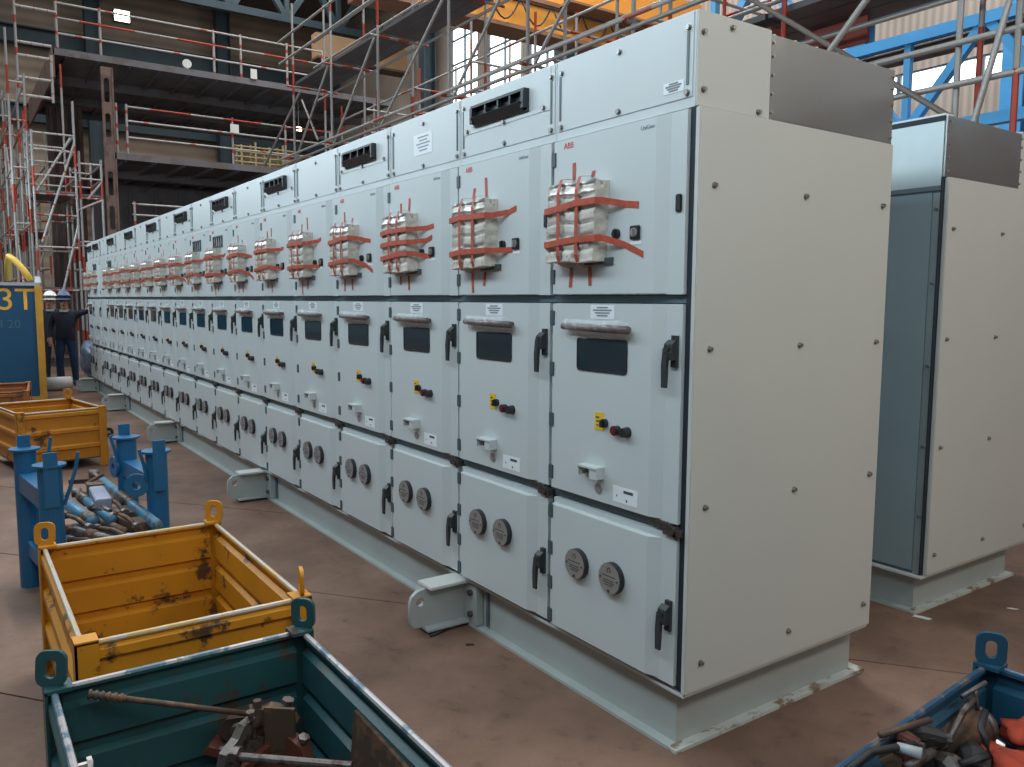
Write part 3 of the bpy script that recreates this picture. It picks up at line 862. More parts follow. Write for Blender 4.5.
def ribbon(bm, pts, wdir, w_):
    wd = Vector(wdir).normalized() * (w_ / 2)
    a = [(bm.verts.new(Vector(p) - wd), bm.verts.new(Vector(p) + wd)) for p in pts]
    b = [(bm.verts.new(Vector(p) - wd + Vector((0, 0.0012, 0))), bm.verts.new(Vector(p) + wd + Vector((0, 0.0012, 0)))) for p in pts]
    for i in range(len(pts) - 1):
        bm.faces.new((a[i][0], a[i][1], a[i + 1][1], a[i + 1][0]))
        bm.faces.new((b[i][0], b[i + 1][0], b[i + 1][1], b[i][1]))
        for s in (0, 1):
            bm.faces.new((a[i][s], a[i + 1][s], b[i + 1][s], b[i][s]))
    bm.faces.new((a[0][0], b[0][0], b[0][1], a[0][1])); bm.faces.new((a[-1][0], a[-1][1], b[-1][1], b[-1][0]))

packs = [pack_mesh(s) for s in (3, 11, 23)]
def tape_v(u, z0, z1, jit):
    D = -0.083
    return M('tape_strip', 'tape', lambda bm: ribbon(bm, [(u - 0.012 + jit, -0.002, z0), (u - 0.006, -0.002, -0.02), (u - 0.004, D * 0.8, -0.008), (u, D, 0.03), (u, D, 0.29), (u + 0.002, D * 0.8, 0.345), (u + 0.004, -0.002, 0.352), (u + 0.004 + jit, -0.002, z1)], (1, 0, 0), 0.020))
def tape_h(z, u1, dz1, jit):
    D = -0.084
    return M('tape_strip', 'tape', lambda bm: ribbon(bm, [(-0.012, -0.045, z - 0.01), (-0.008, D, z - 0.008), (0.10, D - 0.003, z), (0.20, D - 0.003, z + jit), (0.322, D, z + jit), (0.335, -0.05, z + jit), (0.41, -0.002, z + dz1 * 0.35), (u1, -0.002, z + dz1)], (0, 0, 1), 0.026))
TV = [[tape_v(0.085, -0.10, 0.42, 0.0), tape_v(0.205, -0.095, 0.372, 0.01)], [tape_v(0.09, -0.12, 0.40, 0.012), tape_v(0.21, -0.085, 0.44, -0.005)], [tape_v(0.10, -0.07, 0.40, 0.0), tape_v(0.20, -0.10, 0.42, 0.008)]]
TH = [[tape_h(0.225, 0.485, -0.015, 0.012), tape_h(0.085, 0.515, -0.065, 0.006)], [tape_h(0.25, 0.47, 0.02, -0.004), tape_h(0.08, 0.44, 0.0, 0.0)], [tape_h(0.235, 0.49, 0.01, 0.0), tape_h(0.09, 0.46, -0.01, 0.01)]]
TH3 = tape_h(0.165, 0.47, 0.02, 0.0)
for k in range(1, 20):
    if k == 17: continue
    v = (k - 1) % 3
    where = {1: 'door of the nearest switchgear panel', 19: 'door of the farthest switchgear panel', 18: 'door of the second panel from the far end'}.get(k, 'door of the %s panel from the near end' % ORD[k])
    pk = E_('packing_tray', (XR - k * PWID + 0.075, YM - 0.0005, 1.932), 'cream packing under red tape on ' + where, 'packing', 'taped packing on the control doors')
    O('padding', packs[v], pk)
    for m in TV[v] + TH[v]: O('tape_strip', m, pk)
    if k == 3: O('tape_strip', TH3, pk)

# ---- base frame with lifting lugs
def base_frame(name, loc, length, label, lugs, rotz=0.0):
    """local: x from -length to 0, y from 0 (front) to depth"""
    e = E_(name, loc, label, 'base frame', None, rotz)
    def chan(y_web, y_tip):
        return lambda bm: (quadbox(bm, -length, -0.10, min(y_web, y_web + math.copysign(0.012, y_web - y_tip)), max(y_web, y_web + math.copysign(0.012, y_web - y_tip)), 0.014, 0.252),
                           quadbox(bm, -length - 0.03, -0.0996, min(y_tip, y_web), max(y_tip, y_web), 0.0, 0.014))
    O('front_beam', M('front_beam', 'base_paint', chan(0.066, 0.018)), e)
    O('rear_beam', M('rear_beam', 'base_paint', chan(1.245, 1.305)), e)
    O('top_plate', box_mesh('top_plate', 'lit_top_paint', -length, -0.012, 0.004, DEP - 0.002, 0.253, 0.2665), e)
    O('end_beam', box_mesh('end_beam', 'base_paint', -0.1105, -0.0995, 0.0655, 1.2455, 0.0142, 0.253), e)
    O('end_flange', box_mesh('end_flange', 'base_dirty', -0.0995, -0.054, 0.018, 1.305, 0.0, 0.0145), e)
    O('end_beam', box_mesh('end_beam', 'base_paint', -length, -length + 0.012, 0.08, 1.24, 0.014, 0.253), e)
    if lugs:
        outer = [(0.0, 0.03), (0.0, 0.245), (-0.20, 0.245), (-0.24, 0.24), (-0.29, 0.232), (-0.325, 0.205), (-0.335, 0.17), (-0.335, 0.06), (-0.31, 0.035), (-0.25, 0.03)]
        pm = outline_mesh('lug_plate', 'base_paint', outer, [circle(-0.275, 0.172, 0.024, 14)], 0.024)
        tp = box_mesh('lug_cap', 'lit_top_paint', -0.075, 0.075, -0.225, 0.035, 0.245, 0.262, bevel=0.003)
        bp = box_mesh('lug_foot', 'base_paint', -0.07, 0.07, -0.24, 0.03, 0.018, 0.032, bevel=0.003)
        ap = box_mesh('lug_back', 'base_paint', -0.11, 0.14, 0.018, 0.062, 0.016, 0.25, bevel=0.003)
        cl = box_mesh('clamp_bar', 'gap', 0.185, 0.20, 0.050, 0.066, 0.03, 0.24)
        bo = M('bolt', 'latch', lambda bm: tube(bm, [(0, 0, 0), (0, -0.02, 0)], 0.017, 6))
        for x in lugs:
            l = O('lifting_lug', ap, e, (x, 0, 0))
            O('lug_plate', pm, l, (0, 0.02, 0), (math.radians(90), 0, math.radians(90)))
            O('lug_cap', tp, l); O('lug_foot', bp, l); O('clamp_bar', cl, l)
            for z in (0.075, 0.195):
                O('bolt', bo, l, (0.09, 0.018, z))
    return e
base_frame('base_frame', (0, 0, 0), 19 * PWID + 0.03, 'long grey steel base frame with lifting lugs under the near switchgear row', [-1.66, -5.06, -8.55, -12.05, -15.2])

# ================================================================== SWITCHGEAR ROW 2 (turned round, its back to us)
X2, Y2 = -0.24, 2.185 + DEP
R180 = math.pi
names2 = ['nearest panel of the rear switchgear row, at the right edge of the picture', 'second panel of the rear switchgear row, seen through the gap between the rows', 'third panel of the rear switchgear row, behind the near row', 'fourth panel of the rear switchgear row, behind the near row']
for k in range(1, 5):
    # local x runs the other way round once turned by 180 degrees
    p = build_panel(k + 20, 2, (X2 - 0.027 - (k - 1) * PWID, Y2, HB - 0.025), R180, names2[k - 1])
    dz = (0, 0, -HB)
    gd = O('rear_header', box_mesh('rear_header', 'zinc', 0.002, PWID - 0.002, 1.249, 1.256, H2 - 0.045, 2.76), p, dz)
    O('header_edge', box_mesh('header_edge', 'seal_gap_black', 0.002, PWID - 0.002, 1.249, 1.258, 2.76, 2.788), p, dz)
    O('header_cap', box_mesh('header_cap', 'sticker', 0.002, PWID - 0.002, 1.17, 1.252, 2.788, 2.80), p, dz)
    O('header_rail', box_mesh('header_rail', 'gap', 0.002, PWID - 0.002, 1.2505, 1.266, H2 - 0.07, H2 - 0.045), p, dz)
    rbm = cache('rbolt', lambda: M('bolt', 'steel_bolt', lambda bm: tube(bm, [(0, 0, 0), (0, 0.012, 0)], 0.009, 8)))
    for z in (2.30, 1.90, 1.45, 1.0, 0.6):
        O('bolt', rbm, p, (0.026, DEP + 0.006, z - HB)); O('bolt', rbm, p, (PWID - 0.026, DEP + 0.006, z - HB))
    if k == 1:
        ep = O('end_panel', box_mesh('end_panel', 'paint_end_warm', -0.027, -0.003, 0.0, DEP - 0.01, HB + 0.001, H2, bevel=0.004), p, dz)
        O('gap_shade_strip', box_mesh('gap_shade_strip', 'seal_gap_black', -0.003, 0.004, DEP - 0.03, DEP + 0.018, HB + 0.005, H2), p, dz)  # black strip painting the dark of the corner gap
        ebm = M('bolt', 'steel_bolt', lambda bm: (tube(bm, [(0, 0, 0), (-0.003, 0, 0)], 0.012, 10), tube(bm, [(-0.003, 0, 0), (-0.014, 0, 0)], 0.0085, 6)))
        for y in (0.066, 0.61, 1.165):
            for z in (2.195, 1.597, 0.995, 0.382): O('bolt', ebm, ep, (-0.027, y, z))
        O('duct_end', box_mesh('duct_end', 'stainless', -0.010, 0.0005, 0.403, 1.248, H2 + 0.002, 2.788, bevel=0.001), p, dz)
        O('duct_end', box_mesh('duct_end', 'paint_end_warm', -0.010, 0.0005, 0.0, 0.402, H2 + 0.003, HD), p, dz)
        rv = M('rivet', 'bright_steel', lambda bm: tube(bm, [(0, 0, 0), (-0.007, 0, 0)], 0.006, 8))
        for z in (2.50, 2.57, 2.64, 2.71, 2.76):
            for y in (0.398, 1.220): O('rivet', rv, p, (-0.010, y, z - HB))
        tb = M('rivet', 'bright_steel', lambda bm: tube(bm, [(0, 0, 0), (0, 0, 0.012)], 0.008, 8))
        for y in (0.45, 0.58, 0.72, 0.86, 1.0, 1.14): O('rivet', tb, p, (0.02, y, 2.776 - HB))
        gh = O('grab_bar', M('grab_bar', 'bright_steel', lambda bm: (tube(bm, [(0.30, DEP + 0.05, 1.67), (0.52, DEP + 0.05, 1.67)], 0.012, 8), tube(bm, [(0.32, DEP + 0.012, 1.67), (0.32, DEP + 0.05, 1.67)], 0.008, 6), tube(bm, [(0.5, DEP + 0.012, 1.67), (0.5, DEP + 0.05, 1.67)], 0.008, 6))), p, dz)
        rnd = random.Random(5)
        def wr2(bm):
            g = [[bm.verts.new((0.27 + 0.03 * i, DEP + 0.02 + 0.05 * math.sin(math.pi * j / 5) + rnd.uniform(0, 0.02), 1.72 - 0.02 * j + rnd.uniform(-0.008, 0.008))) for i in range(10)] for j in range(6)]
            for a, b in zip(g, g[1:]):
                for i in range(9): bm.faces.new((a[i], a[i + 1], b[i + 1], b[i]))
        O('plastic_wrap', M('plastic_wrap', 'clear_film', wr2), gh)
# its base: seen from the rear, so built mirrored
e2 = E_('base_frame', (X2, 2.185, 0), 'grey steel base frame with chipped paint under the rear switchgear row', 'base frame')
L2 = 4 * PWID + 0.03
O('rear_beam', M('rear_beam', 'base_paint', lambda bm: (quadbox(bm, -L2, -0.10, 0.07, 0.082, 0.014, 0.2275), quadbox(bm, -L2, -0.0996, 0.015, 0.07, 0.0, 0.014))), e2)
O('front_beam', M('front_beam', 'base_paint', lambda bm: (quadbox(bm, -L2, -0.10, 1.17, 1.182, 0.014, 0.2275), quadbox(bm, -L2, -0.0545, 1.182, 1.22, 0.0, 0.014))), e2)
O('top_plate', box_mesh('top_plate', 'lit_top_paint', -L2, -0.012, -0.03, DEP - 0.004, 0.228, 0.2415), e2)
O('end_beam', box_mesh('end_beam', 'base_paint', -0.1105, -0.0995, 0.0695, 1.182, 0.0142, 0.2278), e2)
O('end_flange', box_mesh('end_flange', 'base_dirty', -0.0995, -0.054, 0.015, 1.22, 0.0, 0.0145), e2)

# ================================================================== STEEL BINS
def wall_profile(h, outward):
    """pressed sheet wall: profile of (offset, z), ribs stand outwards"""
    z0 = 0.10
    pts = [(0, z0)]
    n = 3
    seg = (h - z0) / n
    for i in range(n):
        b = z0 + i * seg
        pts += [(0, b + seg * 0.60), (0.022, b + seg * 0.68), (0.022, b + seg * 0.86), (0, b + seg * 0.94)]
    pts.append((0, h))
    return pts

def steel_bin(name, loc, lx, ly, h, paint, rim, label, lugs, cat='bin', rotz=0.0, group='open steel bins', lug_rot=0.0):
    """open bin, local corner at 0,0 and lx by ly in size"""
    e = E_(name, loc, label, cat, group, rotz)
    prof = wall_profile(h, 1)
    th = 0.006
    full = [(p, q) for p, q in prof] + [(p - th, q) for p, q in prof[::-1]]
    O('wall', M('wall', paint, lambda bm: prism(bm, full, lambda p, q, t: (t, -p + 0.03, q), 0.05, lx - 0.05)), e)
    O('wall', M('wall', paint, lambda bm: prism(bm, full, lambda p, q, t: (t, ly + p - 0.03, q), 0.05, lx - 0.05)), e)
    O('wall', M('wall', paint, lambda bm: prism(bm, full, lambda p, q, t: (-p + 0.03, t, q), 0.05, ly - 0.05)), e)
    O('wall', M('wall', paint, lambda bm: prism(bm, full, lambda p, q, t: (lx + p - 0.03, t, q), 0.05, ly - 0.05)), e)
    O('bin_floor', box_mesh('bin_floor', 'rusty_steel', 0.02, lx - 0.02, 0.02, ly - 0.02, 0.095, 0.105), e)
    rt = 0.0105
    O('rim', M('rim', rim, lambda bm: tube(bm, [(0.05, 0.026, h), (lx - 0.05, 0.026, h)], rt, 8)), e)
    O('rim', M('rim', rim, lambda bm: tube(bm, [(0.05, ly - 0.026, h), (lx - 0.05, ly - 0.026, h)], rt, 8)), e)
    O('rim', M('rim', rim, lambda bm: tube(bm, [(0.026, 0.05, h), (0.026, ly - 0.05, h)], rt, 8)), e)
    O('rim', M('rim', rim, lambda bm: tube(bm, [(lx - 0.026, 0.05, h), (lx - 0.026, ly - 0.05, h)], rt, 8)), e)
    for cx, sx in ((0, 1), (lx, -1)):
        for cy, sy in ((0, 1), (ly, -1)):
            def post(bm):
                a = [cx, cx + sx * 0.075]; b = [cy, cy + sy * 0.008]
                quadbox(bm, min(a), max(a), min(b), max(b), 0.0, h + 0.012)
                a = [cx, cx + sx * 0.008]; b = [cy, cy + sy * 0.075]
                quadbox(bm, min(a), max(a), min(b), max(b), 0.0, h + 0.012)
                a = [cx, cx + sx * 0.075]; b = [cy, cy + sy * 0.075]
                quadbox(bm, min(a), max(a), min(b), max(b), h + 0.006, h + 0.018)
                quadbox(bm, min(a), max(a), min(b), max(b), 0.0, 0.008)
            O('corner_post', M('corner_post', paint, post), e)
    for cx, cy, rz, tilt in lugs:
        W_, H_ = 0.085, 0.105
        lug = outline_mesh('lifting_eye', paint, rrect(-W_ / 2, W_ / 2, 0, H_, 0.028), [rrect(-0.018, 0.018, 0.022, 0.082, 0.0175)], 0.012, 0.002)
        O('lifting_eye', lug, e, (cx, cy, h + 0.016), (math.radians(90 - tilt), 0, rz))
    return e

HBIN = 0.60
# yellow bin in the foreground
Rr = math.radians
steel_bin('steel_bin', (-2.29, -1.95, 0), 1.36, 0.83, HBIN, 'yellow_paint', 'yellow_rim', 'worn yellow steel bin with raised corner eyes, beside the teal bin', [(0.03, 0.03, Rr(75), 8), (0.04, 0.80, Rr(60), 4), (1.325, 0.80, Rr(-14), 0)])
bp_ = E_('bin_plate', (-1.75, -1.55, 0.106), 'dark flat steel plate lying on the floor of the yellow bin', 'plate')
O('plate_sheet', M('plate_sheet', 'old_steel', lambda bm: (quadbox(bm, -0.3, 0.35, -0.25, 0.22, 0, 0.012),)), bp_)
O('plate_rib', box_mesh('plate_rib', 'rusty_steel', -0.2, 0.25, -0.05, 0.02, 0.012, 0.05), bp_)
# teal bin nearest the camera
steel_bin('steel_bin', (-0.675, -2.065, 0), 1.30, 0.825, HBIN, 'teal_paint', 'teal_rim', 'teal steel bin with scraped silver rim, nearest the camera', [(0.03, 0.022, Rr(60), 8), (0.03, 0.805, Rr(40), 0)])
# blue bin at right
steel_bin('steel_bin', (0.942, -0.856, 0), 0.95, 1.36, HBIN, 'blue_paint', 'blue_rim', 'dark blue steel bin full of tools in the bottom right corner', [(0.04, 1.315, Rr(25), 0)], rotz=Rr(4.5))
# mid-distance yellow bin and the rust-orange one behind
steel_bin('steel_bin', (-8.38, -1.93, 0), 1.12, 0.84, 0.62, 'yellow_far', 'yellow_rim', 'ochre yellow steel bin with ribbed sides behind the blue post rack', [(0.05, 0.78, Rr(60), 0)], rotz=Rr(10))
steel_bin('steel_bin', (-11.1, -2.15, 0), 1.3, 0.82, 0.60, 'orange_rust', 'orange_rust', 'rusty orange steel bin in front of the blue container', [], rotz=Rr(-5))

# --- contents of the teal bin
t = E_('pull_rod', (-0.60, -1.97, 0.50), 'rusty steel rod with twisted grip slanting across the teal bin', 'rod')
a_ = onplane(88, 694, 2, 0.585) - t.location
b_ = onplane(250, 714, 2, 0.44) - t.location
dd = (b_ - a_)
O('shaft', M('shaft', 'rusty_steel', lambda bm: tube(bm, [a_ + dd * 0.2, b_], 0.0095, 8), True), t)
O('twisted_grip', M('twisted_grip', 'rusty_steel', lambda bm: tube(bm, [a_ + dd * (0.22 * i / 22) for i in range(23)], [0.013 + 0.0035 * math.sin(i * 1.7) for i in range(23)], 8), True), t)
O('jaw', M('jaw', 'rusty_steel', lambda bm: (bar(bm, b_ - dd * 0.02, b_ + dd * 0.16, 0.03, 0.05), tube(bm, [b_ + dd * 0.05 + Vector((0, 0, 0.01)), b_ + dd * 0.05 + Vector((0, 0, 0.05))], 0.014, 6))), t)
def clamp(px, py, z, label, mat, rz, s=1.0, tilt=0.0):
    e = E_('steel_clamp', onplane(px, py, 2, z), label, 'clamp', 'loose steel clamps in the teal bin', rz)
    e.rotation_euler = (0, tilt, rz)
    prof = [(-0.13, -0.02), (-0.10, 0.03), (-0.02, 0.05), (0.03, 0.085), (0.10, 0.08), (0.13, 0.04), (0.12, 0.02), (0.06, 0.03), (0.02, -0.01), (0.12, -0.045), (0.11, -0.075), (-0.06, -0.065)]
    O('clamp_body', M('clamp_body', mat, lambda bm: prism(bm, [(p * s, q * s) for p, q in prof], lambda p, q, t: (p, t, q), -0.022 * s, 0.022 * s)), e)
    O('clamp_screw', M('clamp_screw', 'old_steel', lambda bm: (tube(bm, [(0.085 * s, 0, -0.03 * s), (0.09 * s, 0, 0.095 * s)], 0.011 * s, 8), tube(bm, [(0.09 * s, 0, 0.095 * s), (0.092 * s, 0, 0.11 * s)], 0.021 * s, 6))), e)
    O('clamp_plate', M('clamp_plate', 'red_oxide', lambda bm: prism(bm, [(-0.16, -0.075), (0.10, -0.115), (0.14, -0.085), (-0.14, -0.05)], lambda p, q, t: (p * s, t, q * s), -0.055 * s, 0.055 * s)), e)
    O('clamp_pin', M('clamp_pin', 'old_steel', lambda bm: tube(bm, [(-0.06 * s, -0.05 * s, 0.01 * s), (-0.06 * s, 0.05 * s, 0.01 * s)], 0.017 * s, 8)), e)
    return e
clamp(258, 728, 0.37, 'dark steel clamp with reddish plate in the middle of the teal bin', 'rusty_steel', Rr(55), 1.0, 0.1)
clamp(240, 745, 0.38, 'grey steel clamp with a bright nut in the teal bin', 'old_steel', Rr(120), 0.7, -0.2)
clamp(285, 752, 0.30, 'red oxide clamp half hidden under the thin pipe in the teal bin', 'red_oxide', Rr(20), 0.9, 0.15)
a2, b2 = onplane(240, 757, 2, 0.42), onplane(352, 766, 2, 0.42)
r2 = T(O('steel_pipe', M('steel_pipe', 'old_steel', lambda bm: (tube(bm, [(0, 0, 0), b2 - a2], 0.013, 10), tube(bm, [(0, 0, 0), (a2 - b2) * 0.08], 0.03, 8))), None, a2), 'long thin steel pipe lying across clamps in the teal bin', 'pipe')
sp = T(O('steel_plate', M('steel_plate', 'rusty_steel', lambda bm: (bar(bm, (0, 0, 0), (0.46, 0.0, -0.02), 0.014, 0.42),)), None, (-0.16, -1.295, 0.32), (Rr(-4), 0, 0)), 'brown flat steel plate leaning on the right wall of the teal bin', 'plate')
jb = T(O('bent_plate', M('bent_plate', 'rusty_steel', lambda bm: prism(bm, [(0, 0), (0.012, 0), (0.05, 0.22), (0.052, 0.36), (0.04, 0.36), (0.036, 0.22)], lambda p, q, t: (p, t, q), -0.05, 0.05)), None, (-0.45, -1.40, 0.106), (0, 0, Rr(-40))), 'brown bent steel strip standing in the back right corner of the teal bin', 'plate')
jn = T(O('hex_bolt', M('hex_bolt', 'bright_steel', lambda bm: (tube(bm, [(0, 0, 0), (0, 0.05, 0)], 0.010, 8), tube(bm, [(0, 0.035, 0), (0, 0.048, 0)], 0.020, 6))), None, (-0.36, -2.024, 0.49)), 'shiny hexagon bolt sticking out of the left wall of the teal bin', 'bolt')

# --- contents of the blue bin at right
def path_obj(name, mat, pts, r, label, cat, n=8):
    p0 = Vector(pts[0])
    return T(O(name, M(name, mat, lambda bm: tube(bm, [Vector(p) - p0 for p in pts], r, n), True), None, p0), label, cat)
g0 = onplane(932, 743, 2, 0.46)
ax_ = _r0 * 0.20 + Vector((_f.x, _f.y, 0)) * 0.07 + Vector((0, 0, 0.025))
cyl = E_('grinder', g0, 'brown cylindrical power tool with bent grey handle in the blue bin', 'tool')
O('barrel', M('barrel', 'rusty_steel', lambda bm: tube(bm, [ax_ * -0.15, ax_ * 0.0, ax_ * 0.05, ax_ * 0.9, ax_ * 1.0], [0.036, 0.036, 0.050, 0.054, 0.046], 18), True), cyl)
O('end_ring', M('end_ring', 'old_steel', lambda bm: tube(bm, [ax_ * 0.86, ax_ * 0.94], 0.058, 18), True), cyl)
O('tool_handle', M('tool_handle', 'old_steel', lambda bm: tube(bm, [ax_ * 0.05 + Vector((0.03, -0.05, -0.02)), ax_ * 0.25 + Vector((0.03, -0.05, 0.02)), ax_ * 0.5 + Vector((0.02, -0.03, 0.085)), ax_ * 0.72 + Vector((0, 0, 0.095))], 0.011, 8), True), cyl)
O('handle_end', M('handle_end', 'old_steel', lambda bm: (tube(bm, [ax_ * 0.5 + Vector((0, 0, 0.115)), ax_ * 0.95 + Vector((0, 0, 0.135))], 0.007, 8), tube(bm, [ax_ * 0.84 + Vector((0, 0, 0.04)), ax_ * 0.74 + Vector((0, 0, 0.125))], 0.007, 8)), True), cyl)
path_obj('air_hose', 'rubber', [onplane(846, 772, 2, 0.60), onplane(870, 752, 2, 0.625), onplane(893, 748, 2, 0.625), onplane(915, 745, 2, 0.60)], 0.010, 'black air hose hanging over the left rim of the blue bin', 'hose')
T(O('hose_coupling', M('hose_coupling', 'container_trim', lambda bm: tube(bm, [(0, 0, 0), Vector((0.055, 0.02, 0.0))], [0.013, 0.016], 10), True), None, onplane(897, 747, 2, 0.618)), 'pale blue hose coupling on the rim of the blue bin', 'coupling')
path_obj('pry_bar', 'rusty_steel', [onplane(880, 735, 2, 0.63), onplane(930, 720, 2, 0.63)], 0.009, 'thin rusty pry bar laid across the blue bin rim', 'bar')
path_obj('grey_hose', 'old_steel', [onplane(905, 768, 2, 0.52), onplane(920, 760, 2, 0.53), onplane(932, 752, 2, 0.52)], 0.014, 'short grey pipe below the brown tool in the blue bin', 'pipe')
path_obj('dark_cable', 'rubber', [onplane(985, 712, 2, 0.56), onplane(981, 728, 2, 0.58), onplane(986, 742, 2, 0.55), onplane(990, 755, 2, 0.50), onplane(960, 764, 2, 0.48)], 0.011, 'black cable looped over the brown tool in the blue bin', 'cable')
rnd = random.Random(9)
def lump(name, mat, p, sx, sy, sz, label, cat, seed, rough=0.25, z_off=0):
    rr = random.Random(seed)
    def fn(bm):
        bmesh.ops.create_icosphere(bm, subdivisions=3, radius=1)
        ph = [rr.uniform(0, 6) for _ in range(6)]
        for v in bm.verts:
            c = v.co
            k = 1 + rough * (math.sin(3 * c.x + ph[0]) * math.sin(4 * c.y + ph[1]) + 0.6 * math.sin(7 * c.z + ph[2] + 3 * c.x) + 0.4 * math.sin(9 * c.y + ph[3]))
            v.co = Vector((c.x * sx * k, c.y * sy * k, c.z * sz * k))
    return T(O(name, M(name, mat, fn, True), None, p), label, cat)
lump('red_cloth', 'cloth_red', onplane(1012, 768, 2, 0.44), 0.09, 0.10, 0.035, 'crumpled orange red cloth on top of the blue bin load', 'cloth', 3, 0.4)
lump('red_cloth', 'cloth_red', onplane(1024, 733, 2, 0.46), 0.05, 0.06, 0.04, 'smaller fold of orange red cloth at the right picture edge', 'cloth', 8)
tl = 0
for (px, py, z, mt, s, lab) in ((905, 740, 0.58, 'red_oxide', 0.035, 'small red tool head near the left rim of the blue bin'), (925, 738, 0.54, 'rubber', 0.05, 'black clamp beside the brown power tool in the blue bin'),
                           (955, 752, 0.40, 'red_oxide', 0.09, 'dark red casting under the brown power tool'), (975, 762, 0.44, 'rubber', 0.07, 'black tool body in front of the dark red casting'),
                           (945, 768, 0.44, 'old_steel', 0.06, 'grey metal fitting at the bottom edge inside the blue bin'), (992, 745, 0.44, 'bright_steel', 0.03, 'shiny small fitting left of the orange red cloth'), (884, 764, 0.52, 'rusty_steel', 0.04, 'rust pink stone-like lump near the black hose')):
    e = E_('tool_piece', onplane(px, py, 2, z), lab, 'tool', None, 0.7 * tl)
    O('tool_body', M('tool_body', mt, lambda bm: (tube(bm, [(-s, 0, 0), (-s * 0.3, 0, 0.2 * s), (s, 0.2 * s, 0)], [s * 0.5, s * 0.7, s * 0.45], 10), quadbox(bm, -s * 0.4, s * 0.4, -s * 0.6, s * 0.6, -0.2, s * 0.3))), e)
    O('tool_cap', M('tool_cap', 'old_steel', lambda bm: tube(bm, [(s * 0.9, 0.2 * s, 0), (s * 1.4, 0.25 * s, 0)], s * 0.3, 8)), e)
    tl += 1
def fillbed(bm):
    quadbox(bm, 0, 0.82, 0, 1.24, 0, 0.26)
lb = E_('scrap_heap', (1.00, -0.78, 0.106), 'dark heap of cable and scrap filling the blue bin', 'scrap')
def heap(bm):
    rr = random.Random(2); n = 18
    g = [[bm.verts.new((0.80 * i / n, 1.22 * j / n, 0.22 + 0.07 * math.sin(i * 0.9 + j * 0.5) * math.cos(j * 0.7) + rr.uniform(-0.01, 0.01))) for i in range(n + 1)] for j in range(n + 1)]
    for j in range(n):
        for i in range(n): bm.faces.new((g[j][i], g[j][i + 1], g[j + 1][i + 1], g[j + 1][i]))
    base = [bm.verts.new((0.80 * i, 1.22 * j, 0)) for i, j in ((0, 0), (1, 0), (1, 1), (0, 1))]
    bm.faces.new(base[::-1])
    bm.faces.new([base[0], base[1]] + [g[0][i] for i in range(n, -1, -1)]); bm.faces.new([base[2], base[3]] + [g[n][i] for i in range(n + 1)])
    bm.faces.new([base[3], base[0]] + [g[j][0] for j in range(n + 1)]); bm.faces.new([base[1], base[2]] + [g[j][n] for j in range(n, -1, -1)])
lb.rotation_euler = (0, 0, Rr(4.5))
ho = O('heap', M('heap', 'rusty_steel', heap), lb)

# ================================================================== BLUE POST RACK WITH JACKS
rk = E_('post_rack', (-3.66, -1.897, 0), 'blue steel stacking rack with four disc-topped posts holding hydraulic jacks', 'rack')
PA, PB, PC, PD = Vector((0, 0, 0)), Vector((0.63, 0.075, 0)), Vector((-0.13, 0.59, 0)), Vector((0.51, 0.65, 0))
HP = 0.85
for nme, P_, fin in (('A', PA, (-0.02, -0.01)), ('B', PB, (0.03, 0.0)), ('C', PC, (-0.03, 0.0)), ('D', PD, (0.04, 0.01))):
    po = O('post', M('post', 'rack_blue', lambda bm: tube(bm, [(0, 0, 0), (0, 0, HP)], 0.062, 20), False), rk, P_)
    O('post_disc', M('post_disc', 'rack_blue', lambda bm: tube(bm, [(0, 0, HP), (0, 0, HP + 0.012)], 0.085, 24)), po)
    sx = fin[0]
    O('guide_plate', M('guide_plate', 'rack_blue', lambda bm: bar(bm, (sx * 2.2, 0, HP - 0.22), (sx * 2.2, 0, HP + 0.085), 0.07, 0.014, Vector((1, 0, 0)))), po)
    O('locking_lever', M('locking_lever', 'rack_blue', lambda bm: tube(bm, [(0.03, 0.06, HP - 0.22), (0.035, 0.095, HP - 0.12), (0.035, 0.125, HP - 0.02), (0.035, 0.14, HP + 0.07)] if P_ in (PA, PB) else [(0.03, -0.06, HP - 0.16), (0.03, -0.08, HP - 0.05), (0.03, -0.10, HP + 0.03)], 0.010, 8)), po)
def beam(nm, a, b, z, hh, w_=0.05):
    O(nm, M(nm, 'rack_blue', lambda bm: bar(bm, a + Vector((0, 0, z)), b + Vector((0, 0, z)), w_, hh)), rk)
beam('end_rail', PA, PB, 0.66, 0.11, 0.10); beam('end_rail', PC, PD, 0.66, 0.10, 0.09)
beam('end_rail', PA, PB, 0.25, 0.09); beam('end_rail', PC, PD, 0.25, 0.09)
beam('side_rail', PA, PC, 0.28, 0.08); beam('side_rail', PB, PD, 0.28, 0.08)
O('rack_deck', M('rack_deck', 'rack_blue', lambda bm: (bmesh.ops.create_cube(bm, size=1, matrix=Matrix.Translation((0.25, 0.33, 0.315)) @ Matrix.Diagonal((0.72, 0.62, 0.014, 1))),)), rk)
eye = outline_mesh('lifting_eye', 'rack_blue', circle(0, 0, 0.07, 18), [circle(0, 0, 0.026, 14)], 0.02)
O('lifting_eye', eye, rk, PD + Vector((0.0, -0.115, 0.66)), (Rr(90), 0, Rr(75)))
O('lifting_eye', eye, rk, PC + Vector((-0.02, -0.075, 0.66)), (Rr(90), 0, Rr(10)))
